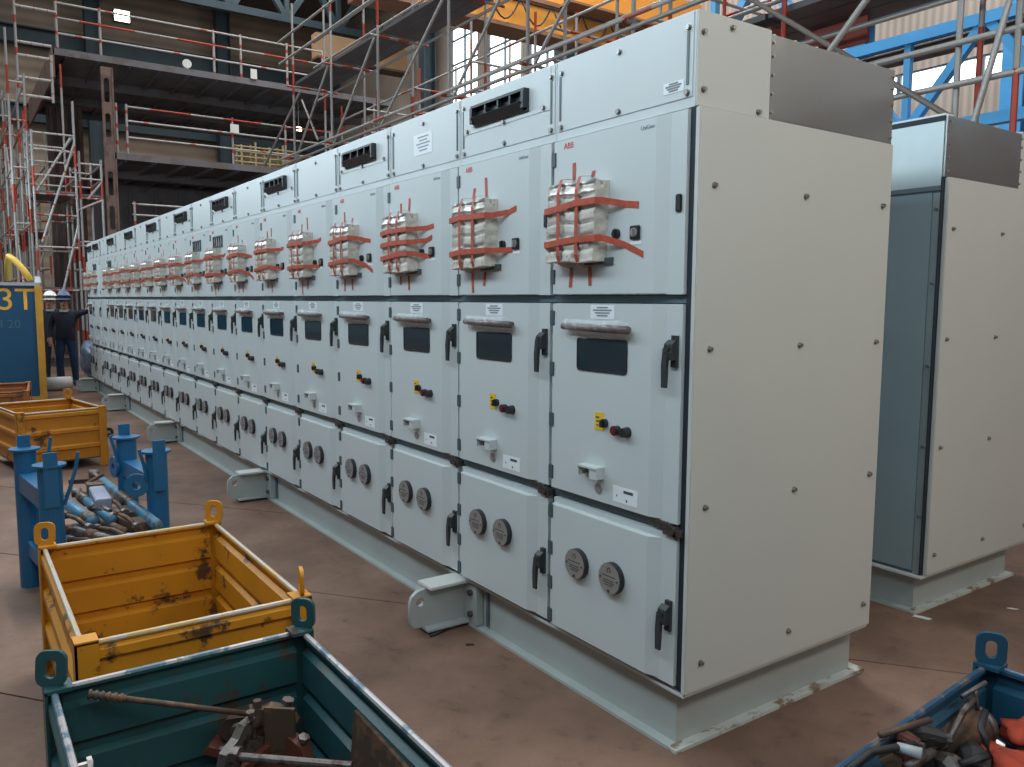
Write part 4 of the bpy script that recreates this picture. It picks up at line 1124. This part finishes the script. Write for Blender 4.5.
# jacks lying in the rack: pixel directions met at the height of the rack load
def jack(pxa, pxb, za, zb, r, label, mats=('jack_blue', 'old_steel'), collar=0.55, group='hydraulic jacks in the blue rack'):
    a, b = onplane(*pxa, 2, za), onplane(*pxb, 2, zb)
    d = b - a
    e = E_('hydraulic_jack', a, label, 'jack', group)
    O('cylinder', M('cylinder', mats[0], lambda bm: tube(bm, [d * 0.12, d * 1.0], r, 16), True), e)
    O('collar', M('collar', mats[1], lambda bm: tube(bm, [d * (collar - 0.09), d * (collar + 0.09)], r * 1.25, 16), True), e)
    O('rod_end', M('rod_end', mats[1], lambda bm: (tube(bm, [d * -0.10, d * 0.12], r * 0.62, 12), tube(bm, [d * -0.05 + Vector((0, -r, 0)), d * -0.05 + Vector((0, r, 0))], r * 1.0, 12)), True), e)
    return e
jack((96, 476), (158, 526), 0.47, 0.47, 0.033, 'pale blue hydraulic jack with brown collar, rightmost in the rack')
jack((78, 494), (112, 520), 0.46, 0.46, 0.030, 'bright blue hydraulic jack behind the leftmost one in the rack', collar=0.2)
jack((62, 500), (92, 522), 0.46, 0.46, 0.036, 'bright blue hydraulic jack beside the near left rack post', collar=0.9)
jack((70, 530), (112, 541), 0.44, 0.44, 0.030, 'grey brown hydraulic jack lowest in the rack by the yellow bin', ('old_steel', 'rusty_steel'))
jack((80, 512), (125, 532), 0.40, 0.43, 0.026, 'rusty hydraulic jack under the bright blue ones', ('rusty_steel', 'old_steel'))
gx = E_('control_box', onplane(101, 500, 2, 0.50), 'lilac grey oblong box lying among the jacks in the rack', 'box', None, Rr(-2))
O('box_body', box_mesh('box_body', 'grey_box', -0.26, 0.16, -0.045, 0.045, -0.04, 0.04, bevel=0.005), gx)
O('box_bracket', M('box_bracket', 'rusty_steel', lambda bm: (quadbox(bm, -0.36, -0.26, -0.05, 0.05, -0.03, 0.05), tube(bm, [(-0.40, -0.05, 0.03), (-0.38, 0.06, 0.09)], 0.012, 8))), gx)
sx_ = E_('steel_block', onplane(132, 520, 2, 0.44), 'rusty rectangular steel block with a slot at the right of the rack load', 'block', None, Rr(10))
O('block_body', outline_mesh('block_body', 'rusty_steel', rrect(-0.26, 0.22, -0.08, 0.08, 0.01), [rrect(-0.05, 0.07, -0.035, 0.035, 0.01)], 0.07), sx_)
O('block_pin', M('block_pin', 'old_steel', lambda bm: tube(bm, [(-0.24, -0.09, 0.05), (-0.1, -0.09, 0.05)], 0.016, 8)), sx_)
fl2 = T(O('steel_flat', M('steel_flat', 'rubber', lambda bm: (bar(bm, (0, 0, 0), (0.34, 0.10, 0.06), 0.02, 0.03),)), None, onplane(70, 482, 2, 0.47)), 'thin black bar across the far end of the jacks', 'bar')
rr_ = random.Random(21)
bits = [((66, 515), (88, 527), 'rusty bent rod at the left of the rack load'), ((92, 508), (112, 516), 'short rusty rod under the lilac grey box'), ((118, 514), (136, 526), 'dark rusty rod right of the lilac grey box'), ((98, 528), (128, 537), 'rusty flat link lying near the yellow bin rim'), ((72, 540), (100, 545), 'brown hose end at the bottom of the rack load'), ((112, 500), (124, 512), 'dark steel clip under the rightmost jack')]
for pa_, pb2, lab in bits:
    A_, B_ = onplane(*pa_, 2, 0.47), onplane(*pb2, 2, 0.47)
    d_ = B_ - A_
    e = E_('rod_piece', A_, lab, 'rod', 'loose rods in the blue rack')
    O('rod', M('rod', 'rusty_steel', lambda bm: tube(bm, [(0, 0, 0), d_ * 0.5 + Vector((0, 0, 0.015)), d_], 0.014, 8), True), e)
    O('rod_head', M('rod_head', 'old_steel', lambda bm: (tube(bm, [d_, d_ * 1.12], 0.026, 8), tube(bm, [d_ * -0.08, d_ * 0.05], 0.022, 6))), e)
# caster on a stick behind the rack
cw = E_('hose_reel', onplane(108, 436, 2, 0.0) + Vector((0.05, 0, 0)), 'small black wheel on a thin stem standing behind the rack', 'wheel')
O('wheel', M('wheel', 'rubber', lambda bm: tube(bm, [(-0.02, 0.0, 0.06), (0.02, 0.0, 0.06)], 0.06, 18)), cw)
O('hub', M('hub', 'bright_steel', lambda bm: tube(bm, [(0.02, 0, 0.06), (0.03, 0, 0.06)], 0.022, 10)), cw)
O('stem', M('stem', 'old_steel', lambda bm: tube(bm, [(0.03, 0.0, 0.05), (0.5, 0.08, 0.012)], 0.010, 6)), cw)

# ================================================================== BLUE CONTAINER "3T"
cx0 = -14.3
bx = E_('tool_container', (cx0, -0.90, 0), 'blue steel container lettered 3T with a yellow corner post', 'container')
O('container_body', box_mesh('container_body', 'container_blue', -2.2, -0.02, -2.6, -0.08, 0.06, 1.99), bx)
O('roof_edge', box_mesh('roof_edge', 'container_trim', -2.24, 0.03, -2.62, 0.0, 1.99, 2.045), bx)
O('corner_post', box_mesh('corner_post', 'container_yellow', -0.10, 0.03, -0.08, 0.03, 0, 1.99), bx)
O('corner_post', box_mesh('corner_post', 'container_yellow', -2.2, -2.1, -0.08, 0.03, 0, 1.99), bx)
O('skid', box_mesh('skid', 'container_yellow', -2.2, 0.0, -2.6, -0.08, 0.0, 0.06), bx)
FX = (Rr(90), 0, Rr(90))
pT = onplane(22.5, 300.5, 0, cx0 + 0.0)
O('lettering', text_mesh('lettering', 'letter_yellow', '3T', 0.53, 0.004, 1.0), bx, (0.0 - 0.018, onplane(16.5, 300.5, 0, cx0).y + 0.90, pT.z), FX)
O('lettering', text_mesh('lettering', 'letter_faint', '4 20', 0.20, 0.003), bx, (0.0 - 0.018, onplane(9, 324.5, 0, cx0).y + 0.90, onplane(8, 324.5, 0, cx0).z), FX)
O('post_cap', M('post_cap', 'sticker', lambda bm: tube(bm, [(-0.03, -0.02, 2.045), (-0.03, -0.02, 2.15)], [0.05, 0.04], 12)), bx)
hz = path_obj('yellow_hose', 'hose_yellow', [(cx0 - 0.1, -1.02, 2.09), (cx0 - 0.2, -1.10, 2.25), (cx0 - 0.3, -1.22, 2.42), (cx0 - 0.5, -1.30, 2.50), (cx0 - 0.9, -1.30, 2.40), (cx0 - 1.2, -1.3, 2.12)], 0.055, 'fat yellow hose arched on the roof of the blue container', 'hose', 10)
lump('tarp_bundle', 'collar', (cx0 - 1.0, -1.85, 2.21), 0.6, 0.45, 0.12, 'grey brown bundle of sheeting on the container roof', 'tarp', 4, 0.15)
# floor items near the workers
rl = T(O('paper_roll', M('paper_roll', 'paper_white', lambda bm: tube(bm, [(0, 0, 0.13), (-0.05, 0.42, 0.13)], 0.13, 20), True), None, onplane(47, 391, 2, 0.0)), 'white roll of sheeting on the floor beside the yellow post', 'roll')
lump('wrapped_stack', 'foil_wrap', (-17.2, 0.42, 0.47), 0.55, 0.42, 0.46, 'stack wrapped in blue silver film behind the workers', 'bundle', 12, 0.10)
T(O('pallet_bar', M('pallet_bar', 'paper_white', lambda bm: bar(bm, (0, 0, 0), (1.3, 0.45, 0.0), 0.08, 0.06)), None, (-17.9, -0.15, 0.03)), 'pale timber bar on the floor right of the workers', 'bar')
def scrap(px, py, s, mat, label, seed):
    rr = random.Random(seed)
    pts = [(s * math.cos(a) * rr.uniform(0.5, 1.1) * 1.6, s * math.sin(a) * rr.uniform(0.5, 1.0) * 0.6) for a in [2 * math.pi * i / 8 for i in range(8)]]
    T(O('paper_scrap', outline_mesh('paper_scrap', mat, pts, [], 0.003), None, onplane(px, py, 2, 0.0) + Vector((0, 0, 0.003)), (0, 0, Rr(20 * seed))), label, 'scrap', 'litter on the floor')
scrap(922, 618, 0.045, 'paper_white', 'white scrap of paper on the floor by the rear base frame', 1)
scrap(1012, 609, 0.02, 'paper_white', 'tiny white chip on the floor at the right edge', 2)
scrap(470, 645, 0.02, 'rubber', 'tiny dark chip on the floor near the first lifting lug', 3)
path_obj('floor_cable', 'rubber', [onplane(430, 636, 2, 0.008), onplane(445, 630, 2, 0.008), onplane(462, 620, 2, 0.008), onplane(470, 615, 2, 0.008)], 0.007, 'short black cable on the floor under the nearest lifting lug', 'cable')

# ================================================================== WORKERS
def person(loc, rotz, label, helmet, pose, trousers='denim'):
    """one skinned body, coloured by region; helmet is a child"""
    H = 1.72
    J = {'pel': (0, 0, 0.95), 'spine': (0, 0.01, 1.15), 'chest': (0, 0.0, 1.34), 'neck': (0, 0.0, 1.48), 'head0': (0, -0.015, 1.57), 'head1': (0, -0.02, 1.66), 'head2': (0, -0.01, 1.73)}
    R_ = {'pel': (0.16, 0.115), 'spine': (0.165, 0.12), 'chest': (0.18, 0.125), 'neck': (0.058, 0.06), 'head0': (0.072, 0.085), 'head1': (0.08, 0.098), 'head2': (0.06, 0.07)}
    Ed = [('pel', 'spine'), ('spine', 'chest'), ('chest', 'neck'), ('neck', 'head0'), ('head0', 'head1'), ('head1', 'head2')]
    for s, n in ((-1, 'l'), (1, 'r')):
        J['hip' + n] = (0.10 * s, 0, 0.90); R_['hip' + n] = (0.105, 0.105)
        J['kn' + n] = (0.125 * s, -0.02, 0.50); R_['kn' + n] = (0.072, 0.075)
        J['an' + n] = (0.14 * s, 0.01, 0.09); R_['an' + n] = (0.055, 0.058)
        J['to' + n] = (0.155 * s, -0.15, 0.045); R_['to' + n] = (0.05, 0.038)
        J['sh' + n] = (0.19 * s, 0.0, 1.40); R_['sh' + n] = (0.075, 0.075)
        el, wr_, hd = pose[n]
        J['el' + n] = el; R_['el' + n] = (0.058, 0.058)
        J['wr' + n] = wr_; R_['wr' + n] = (0.042, 0.042)
        J['hd' + n] = hd; R_['hd' + n] = (0.04, 0.025)
        d = (Vector(hd) - Vector(wr_)).normalized()
        sd = d.cross(Vector((0, 0, 1)))
        sd = sd.normalized() if sd.length > 0.1 else Vector((1, 0, 0))
        Ed += [('pel', 'hip' + n), ('hip' + n, 'kn' + n), ('kn' + n, 'an' + n), ('an' + n, 'to' + n), ('chest', 'sh' + n), ('sh' + n, 'el' + n), ('el' + n, 'wr' + n), ('wr' + n, 'hd' + n)]
        for q, off in enumerate((-0.030, -0.010, 0.010, 0.030)):
            f = 'f%d' % q + n
            J[f] = tuple(Vector(hd) + d * (0.085 - 0.012 * abs(q - 1.4)) + sd * off); R_[f] = (0.0095, 0.0095); Ed.append(('hd' + n, f))
        J['th' + n] = tuple(Vector(wr_) + d * 0.06 + sd * 0.055); R_['th' + n] = (0.011, 0.011); Ed.append(('wr' + n, 'th' + n))
    keys = list(J)
    me = bpy.data.meshes.new('body')
    me.from_pydata([J[k] for k in keys], [(keys.index(a), keys.index(b)) for a, b in Ed], [])
    ob = bpy.data.objects.new('tmp', me); COL.objects.link(ob)
    sk = ob.modifiers.new('skin', 'SKIN'); sk.use_smooth_shade = True
    for i, k in enumerate(keys):
        me.skin_vertices[0].data[i].radius = R_[k]
        me.skin_vertices[0].data[i].use_root = (k == 'pel')
    ss = ob.modifiers.new('sub', 'SUBSURF'); ss.levels = 2; ss.render_levels = 2
    dg = bpy.context.evaluated_depsgraph_get()
    m2 = bpy.data.meshes.new_from_object(ob.evaluated_get(dg)); m2.name = 'person'
    bpy.data.objects.remove(ob)
    m2.materials.clear()
    for nm in (trousers, 'navy_cloth', 'skin', 'shoe'): m2.materials.append(MATS[nm])
    wl, wrr = Vector(J['wrl']), Vector(J['wrr'])
    for p in m2.polygons:
        c = p.center
        if c.z > 1.50: mi = 2
        elif min((c - Vector(J['hdl'])).length, (c - Vector(J['hdr'])).length) < 0.10: mi = 2
        elif c.z < 0.085: mi = 3
        elif c.z > 0.88 or min((c - wl).length, (c - wrr).length) < 0.16: mi = 1
        else: mi = 0
        p.material_index = mi; p.use_smooth = True
    o = T(O('person', m2, None, loc, (0, 0, rotz), (1.04, 1.04, 1.04)), label, 'person')
    O('helmet', M('helmet', helmet, lambda bm: (tube(bm, [(0, -0.02, 1.67), (0, -0.02, 1.69), (0, -0.018, 1.76), (0, -0.012, 1.835), (0, -0.01, 1.862)], [0.128, 0.130, 0.122, 0.085, 0.02], 16), bar(bm, (0, -0.10, 1.69), (0, -0.17, 1.683), 0.16, 0.008)), True), o)
    def face(bm):
        for s in (-1, 1):
            tube(bm, [(0.03 * s, -0.105, 1.645), (0.03 * s, -0.118, 1.645)], 0.010, 8)
        bar(bm, (-0.03, -0.112, 1.572), (0.03, -0.112, 1.572), 0.01, 0.010)
    O('eyes_and_mouth', M('eyes_and_mouth', 'shoe', face), o)
    O('nose', M('nose', 'skin', lambda bm: tube(bm, [(0, -0.105, 1.64), (0, -0.132, 1.607), (0, -0.105, 1.597)], [0.008, 0.014, 0.01], 8), True), o)
    O('ears', M('ears', 'skin', lambda bm: [tube(bm, [(0.082 * s, 0.0, 1.60), (0.092 * s, 0.01, 1.625), (0.084 * s, 0.0, 1.65)], [0.012, 0.016, 0.01], 8) for s in (-1, 1)], True), o)
    O('jacket_collar', M('jacket_collar', 'collar', lambda bm: tube(bm, [(0, 0.0, 1.455), (0, -0.005, 1.50)], [0.105, 0.085], 16, False)), o)
    return o
# facing the camera side: local -Y is forward; rotz turns it towards +X
pose_a = {'l': ((-0.27, 0.0, 1.15), (-0.26, -0.08, 0.93), (-0.25, -0.10, 0.85)), 'r': ((0.40, -0.06, 1.46), (0.62, -0.12, 1.56), (0.70, -0.14, 1.59))}
pose_b = {'l': ((-0.26, 0.02, 1.14), (-0.24, -0.05, 0.90), (-0.23, -0.07, 0.82)), 'r': ((0.26, 0.02, 1.14), (0.25, -0.05, 0.90), (0.24, -0.07, 0.82))}
pa = onplane(68.5, 386, 2, 0.0)
person((pa.x, pa.y, 0), Rr(72), 'person in blue helmet, dark jacket and jeans, one arm raised towards the row', 'helmet_blue', pose_a)
pb_ = onplane(55, 381.5, 2, 0.0)
person((pb_.x, pb_.y, 0), Rr(60), 'person in white helmet half hidden behind the yellow container post', 'helmet_white', pose_b, 'navy_cloth')

# ================================================================== DARK STEEL BLOCK WITH TWO DECKS
XB = -22.0
blk = E_('steel_block_section', (XB, 0.3, 0), 'huge dark brown steel block with two open decks behind the far end of the row', 'steel structure')
def deck(nm, z, y0, y1, d):
    dk = O(nm, box_mesh(nm, 'block_steel', -d, 0, y0, y1, z - 0.10, z), blk)
    O('edge_girder', box_mesh('edge_girder', 'block_steel', -0.06, 0.02, y0, y1, z - 0.16, z + 0.01), dk)
    for i in range(int((y1 - y0) / 0.75)):
        y = y0 + 0.3 + i * 0.75
        O('rib', cache('rib%.1f%.1f' % (d, z), lambda: box_mesh('rib', 'block_steel', -d, -0.06, -0.02, 0.02, z - 0.20, z - 0.10)), dk, (0, y, 0))
    for x in (-d * 0.35, -d * 0.7, -d + 0.05):
        O('deck_girder', box_mesh('deck_girder', 'block_steel', x - 0.05, x + 0.05, y0, y1, z - 0.34, z - 0.10), dk)
    return dk
deck('upper_deck', 8.07, 0.0, 9.5, 7.0)
deck('lower_deck', 5.62, 1.30, 9.5, 7.0)
O('bulkhead', box_mesh('bulkhead', 'block_steel', -4.2, -4.1, 1.3, 9.5, 0, 5.3), blk)
O('bulkhead', box_mesh('bulkhead', 'block_steel', -5.5, -5.4, 0.3, 1.3, 0, 7.9), blk)
for i in range(5):
    O('stiffener', cache('stf', lambda: box_mesh('stiffener', 'block_brown', -0.10, 0, -0.05, 0.05, 0, 7.7)), blk, (-5.3 + 0.0 * i, 0.42 + 0.2 * i, 0))
for i in range(11):
    O('stiffener', cache('stf2', lambda: box_mesh('stiffener', 'block_steel', -0.12, 0, -0.03, 0.03, 0, 5.2)), blk, (-3.98, 1.6 + 0.75 * i, 0))
colm = outline_mesh('web_column', 'block_brown', [(1.08, 0), (1.33, 0), (1.33, 7.8), (1.08, 7.8)], [rrect(1.14, 1.27, z, z + 0.62, 0.06) for z in (1.2, 2.6, 3.6, 4.5, 6.0, 6.9)], 0.12)
O('web_column', colm, blk, (-0.06, 0, 0), (Rr(90), 0, Rr(90)))
O('column_flange', box_mesh('column_flange', 'block_brown', -0.35, 0.02, 1.33, 1.37, 0, 7.8), blk)
O('side_girder', box_mesh('side_girder', 'block_brown', -7.0, 0.02, -0.03, 0.03, 7.35, 8.08), blk)

# ---- scaffold tubes ------------------------------------------------------
unit_tube = {}
def tube_unit(mat):
    if mat not in unit_tube:
        unit_tube[mat] = M('scaffold_tube', mat, lambda bm: tube(bm, [(0, 0, 0), (0, 0, 1)], 1.0, 8), True)
    return unit_tube[mat]
def pole(nm, parent, a, b, r=0.027, mat='tube'):
    a, b = Vector(a), Vector(b)
    if parent is not None:
        a = a - parent.location; b = b - parent.location
    d = b - a
    o = bpy.data.objects.new(nm, tube_unit(mat)); COL.objects.link(o)
    o.parent = parent
    o.rotation_mode = 'QUATERNION'
    o.rotation_quaternion = Vector((0, 0, 1)).rotation_difference(d)
    o.location = a
    o.scale = (r, r, d.length)
    return o

def guardrail(label, x, y0, y1, z, ys, hs=(0.4, 0.78, 1.15), group='guardrails on the steel block', foot=None):
    e = E_('guardrail', (x, y0, z), label, 'guardrail', group)
    for y in ys: pole('post', e, (x, y, z if foot is None else foot), (x, y, z + hs[-1] + 0.06), 0.035)
    for i, h in enumerate(hs): pole('rail', e, (x, y0, z + h), (x, y1, z + h), 0.028, 'tube_red' if (len(ys) + i) % 4 == 3 else 'tube_plain')
    return e
guardrail('white and red guardrail along the edge of the upper deck', XB - 0.10, 0.42, 7.6, 8.075, (0.42, 1.42, 4.3, 5.05, 6.4, 7.5))
guardrail('white and red guardrail along the edge of the lower deck', XB - 0.10, 1.95, 7.8, 5.625, (1.72, 1.97, 4.75, 6.3, 7.7), (0.45, 0.88, 1.25))
guardrail('red guardrail on the steel block just above the far end of the row', XB + 0.6, 1.9, 6.5, 3.35, (1.95, 4.0, 6.0), (0.3, 0.62, 0.9), foot=0.0)
# things on the decks
for y, z, lab in ((3.55, 8.09, 'white round gauge on the edge of the upper deck'),):
    T(O('round_gauge', M('round_gauge', 'sign_white', lambda bm: (tube(bm, [(0, 0, 0.14), (0.05, 0, 0.14)], 0.12, 16), quadbox(bm, 0, 0.04, -0.03, 0.03, 0, 0.05))), None, (XB - 0.06, y, z - 0.01)), lab, 'gauge')
T(O('notice_sign', M('notice_sign', 'sign_white', lambda bm: (quadbox(bm, 0, 0.015, -0.12, 0.12, -0.12, 0.12), tube(bm, [(-0.22, 0, 0.1), (0.005, 0, 0.1)], 0.02, 6))), None, (XB + 0.11, 4.75, 6.60)), 'small white sign hung on the lower deck guardrail', 'sign')
T(O('notice_sign', M('notice_sign', 'sign_white', lambda bm: (quadbox(bm, 0, 0.015, -0.09, 0.09, -0.05, 0.22), quadbox(bm, -0.04, 0, -0.02, 0.02, -0.05, 0.2))), None, (XB + 0.08, 5.35, 8.12)), 'white bracket plate at the foot of the upper guardrail', 'sign')
gf = E_('brass_trestle', (XB - 0.8, 5.6, 5.63), 'group of pale yellow scaffold frames standing on the lower deck', 'trestle')
for i in range(4):
    for s in (0, 0.5):
        pole('post', gf, (XB - 0.8 - s, 5.2 + 0.42 * i, 5.63), (XB - 0.8 - s, 5.2 + 0.42 * i, 6.35 + 0.1 * (i % 2)), 0.035, 'brass_frame')
    pole('rail', gf, (XB - 0.8, 5.0, 5.85 + 0.15 * i), (XB - 0.8, 6.8, 5.85 + 0.15 * i), 0.03, 'brass_frame')

# ---- left scaffold: a tall tower and a long line of standards going back
def scaffold_tower(label, xs, ys, z1s, ledgers, decks, braces, name='scaffold_tower', group='scaffold towers at the left'):
    e = E_(name, (xs[0], ys[0], 0), label, 'scaffold', group)
    for i, x in enumerate(xs):
        for j, y in enumerate(ys):
            pole('standard', e, (x, y, 0), (x, y, z1s[(i + j) % len(z1s)]), 0.026, 'tube')
    for z, m in ledgers:
        for x in xs: pole('ledger', e, (x, ys[0], z), (x, ys[-1], z), 0.022, m)
        for y in ys: pole('transom', e, (xs[0], y, z), (xs[-1], y, z), 0.022, m)
    for z in decks:
        x0, x1 = min(xs), max(xs)
        n = max(1, int((ys[-1] - ys[0]) / 0.32))
        for i in range(n):
            y0 = ys[0] + (ys[-1] - ys[0]) * i / n
            O('deck_board', box_mesh('deck_board', 'scaffold_deck', x0, x1, y0 + 0.01, y0 + (ys[-1] - ys[0]) / n - 0.01, z, z + 0.05), e, -e.location)
    for a, b in braces: pole('brace', e, a, b, 0.026, 'tube_plain')
    return e
xs = (-18.6, -20.4)
scaffold_tower('red and white scaffold tower behind the blue container, right of the tall line', xs, (-0.55, 0.27), (5.4, 6.1, 7.3), [(1.95, 'tube_red'), (2.9, 'tube_plain'), (3.6, 'tube_red'), (4.05, 'tube_red'), (4.45, 'tube_plain'), (5.0, 'tube_plain'), (5.35, 'tube_plain')], [1.97, 4.08], [((-18.6, -0.45, 3.0), (-18.6, 0.27, 5.2)), ((-18.6, -0.1, 1.9), (-18.6, 0.27, 3.4)), ((-18.6, -0.5, 4.1), (-18.6, 0.2, 5.3))])
scaffold_tower('low red scaffold bay joined to the brown block column', (-18.7, -20.3), (0.36, 0.80), (5.05, 4.9), [(2.45, 'tube_plain'), (3.05, 'tube_plain'), (4.02, 'tube_red'), (4.45, 'tube_plain'), (4.78, 'tube_plain')], [4.06], [((-18.7, 0.3, 3.75), (-18.7, 0.8, 4.0)), ((-18.7, 0.5, 4.0), (-18.7, 0.8, 4.4))])
xs = tuple(-18.8 - 2.0 * i for i in range(9))
scaffold_tower('long line of tall red and white scaffold standards receding at the left edge', xs, (-0.92, -0.62), (7.5, 6.6, 6.9, 6.2), [(1.2, 'tube_plain'), (2.2, 'tube_red'), (3.4, 'tube_plain'), (4.6, 'tube_plain'), (5.6, 'tube_red'), (6.4, 'tube_plain')], [], [((-18.8, -0.77, 1.2), (-20.8, -0.77, 3.4)), ((-20.8, -0.77, 3.4), (-22.8, -0.77, 5.6))])
xs = tuple(-24.0 - 2.4 * i for i in range(6))
scaffold_tower('distant scaffold lattice between the tower and the far wall', xs, (-0.45, 0.2), (5.8, 6.3, 5.0), [(1.4, 'tube_red'), (2.6, 'tube_plain'), (3.6, 'tube_red'), (4.6, 'tube_plain'), (5.4, 'tube_plain')], [3.62], [((-24.0, -0.45, 1.4), (-24.0, 0.2, 3.6))])
# ladder-like side frames seen above the tower
e = E_('scaffold_bracket', (-20.5, -0.5, 6.4), 'white scaffold frame fixed beside the brown edge of the upper deck', 'scaffold')
for z in (6.5, 6.9, 7.4, 7.7, 8.5):
    pole('rail', e, (-20.5, -0.6, z), (-20.5, 0.12 if z < 8 else 0.25, z), 0.035, 'tube_plain')
pole('post', e, (-20.5, 0.1, 6.4), (-20.5, 0.1, 7.5), 0.035, 'tube_plain'); pole('post', e, (-20.5, -0.6, 6.4), (-20.5, -0.6, 8.6), 0.03, 'tube')

# ---- long scaffold behind both rows
sc = E_('scaffold_run', (-17.0, 4.5, 0), 'long tube scaffold with plank decks behind the switchgear rows', 'scaffold')
SX = [-16.4, -14.2, -12.0, -9.43, -7.3, -5.2, -3.1, -1.42, 0.4, 2.4]
YA, YB_ = 4.5, 5.35
for i, x in enumerate(SX):
    pole('standard', sc, (x, YA, 0), (x, YA, 9.2 if x > -13 else 8.4), 0.026, 'tube_plain' if i % 2 else 'tube')
    pole('standard', sc, (x - 0.25, YB_, 0), (x - 0.25, YB_, 8.6), 0.026, 'tube')
for y, zs in ((YA, (2.6, 4.93, 7.25, 7.75)), (YB_, (5.0, 5.5, 6.5, 7.3, 7.9))):
    for z in zs:
        pole('ledger', sc, (-17.2, y - 0.04, z), (3.0, y - 0.04, z), 0.026, 'galv_tube')
for y, z in ((YA, 3.82), (YA, 3.50), (YA + 0.5, 4.35)):
    pole('ledger', sc, (-4.5, y - 0.05, z), (3.0, y - 0.05, z), 0.026, 'galv_tube')
pole('ledger', sc, (-17.2, YA - 0.09, 5.06), (3.0, YA - 0.09, 5.02), 0.024, 'tube_plain')
for x in SX:
    for z in (5.0, 6.58): pole('transom', sc, (x, YA - 0.15, z), (x, YB_ + 0.2, z), 0.025, 'tube_red')
for i in range(len(SX) - 2):
    x0, x1 = SX[i], SX[i + 1]
    if x1 < -4: pole('brace', sc, (x0 + 0.25, YA - 0.06, 4.95), (x1, YA - 0.06, 6.55), 0.025, 'galv_tube')
pole('brace', sc, onplane(749, -2, 1, 4.40), onplane(950, 117, 1, 4.40), 0.024, 'tube_dull')
pole('brace', sc, onplane(872, -8, 1, 4.30), onplane(826, 56, 1, 4.30), 0.028, 'galv_tube')
pole('brace', sc, onplane(1012, -8, 1, 4.42), onplane(968, 142, 1, 4.42), 0.026, 'galv_tube')
pole('standard', sc, onplane(1021, -10, 1, 4.45), (onplane(1016, 120, 1, 4.45).x, 4.45, 0), 0.026, 'tube_red')
pole('brace', sc, (SX[0], YB_, 4.0), (SX[1], YB_, 5.6), 0.024, 'tube_red')
pole('brace', sc, onplane(300, 92, 1, YA), onplane(265, 165, 1, YA), 0.026, 'galv_tube')
pole('brace', sc, onplane(302, 100, 1, YA), onplane(318, 140, 1, YA), 0.024, 'tube_plain')
# plank decks
for i in range(len(SX) - 1):
    x0, x1 = SX[i], SX[i + 1]
    for j in range(3):
        y0 = YA + 0.04 + j * 0.27
        O('deck_board', box_mesh('deck_board', 'scaffold_deck', x0 + 0.02, x1 - 0.02, y0, y0 + 0.25, 6.63, 6.69), sc, -sc.location)
for i in range(5, len(SX) - 1):
    x0, x1 = SX[i] - 0.25, SX[i + 1] - 0.25
    for j in range(3):
        y0 = YA + 0.06 + j * 0.29
        O('deck_board', box_mesh('deck_board', 'scaffold_deck', x0 + 0.02, x1 - 0.02, y0, y0 + 0.27, 4.55, 4.61), sc, -sc.location)
O('toe_board', box_mesh('toe_board', 'red_board', -4.1, -3.3, YA + 0.06, YA + 0.3, 4.40, 4.46), sc, -sc.location)
O('toe_board', box_mesh('toe_board', 'red_board', -3.4, -2.7, YB_ - 0.1, YB_ - 0.06, 4.3, 4.55), sc, -sc.location)
# second scaffold line further back, left half
s2 = E_('scaffold_run', (-20.0, 7.2, 0), 'second tube scaffold further back, between crane and steel block', 'scaffold')
for i in range(7):
    x = -20 + 2.3 * i
    pole('standard', s2, (x, 7.2, 0), (x, 7.2, 7.2 + 0.5 * (i % 2)), 0.027, 'tube_red')
    pole('standard', s2, (x, 8.2, 0), (x, 8.2, 7.4), 0.027, 'tube')
    for z in (5.2, 6.2): pole('transom', s2, (x, 7.2, z), (x, 8.2, z), 0.025, 'tube_plain')
for z in (4.4, 5.2, 5.7, 6.2, 6.8):
    pole('ledger', s2, (-20, 7.2, z), (-6.2, 7.2, z), 0.026, 'tube_plain')
    pole('ledger', s2, (-20, 8.2, z + 0.1), (-6.2, 8.2, z + 0.1), 0.026, 'tube_red')
for i in range(5):
    for z in (5.0, 5.6, 6.1): pole('cross_rail', s2, (-15.5 + 2.3 * i, 5.9, z), (-15.5 + 2.3 * i, 8.2, z), 0.025, 'tube_red' if i % 2 else 'tube_plain')
print('plates', n_pl, 'objects', len(bpy.data.objects))
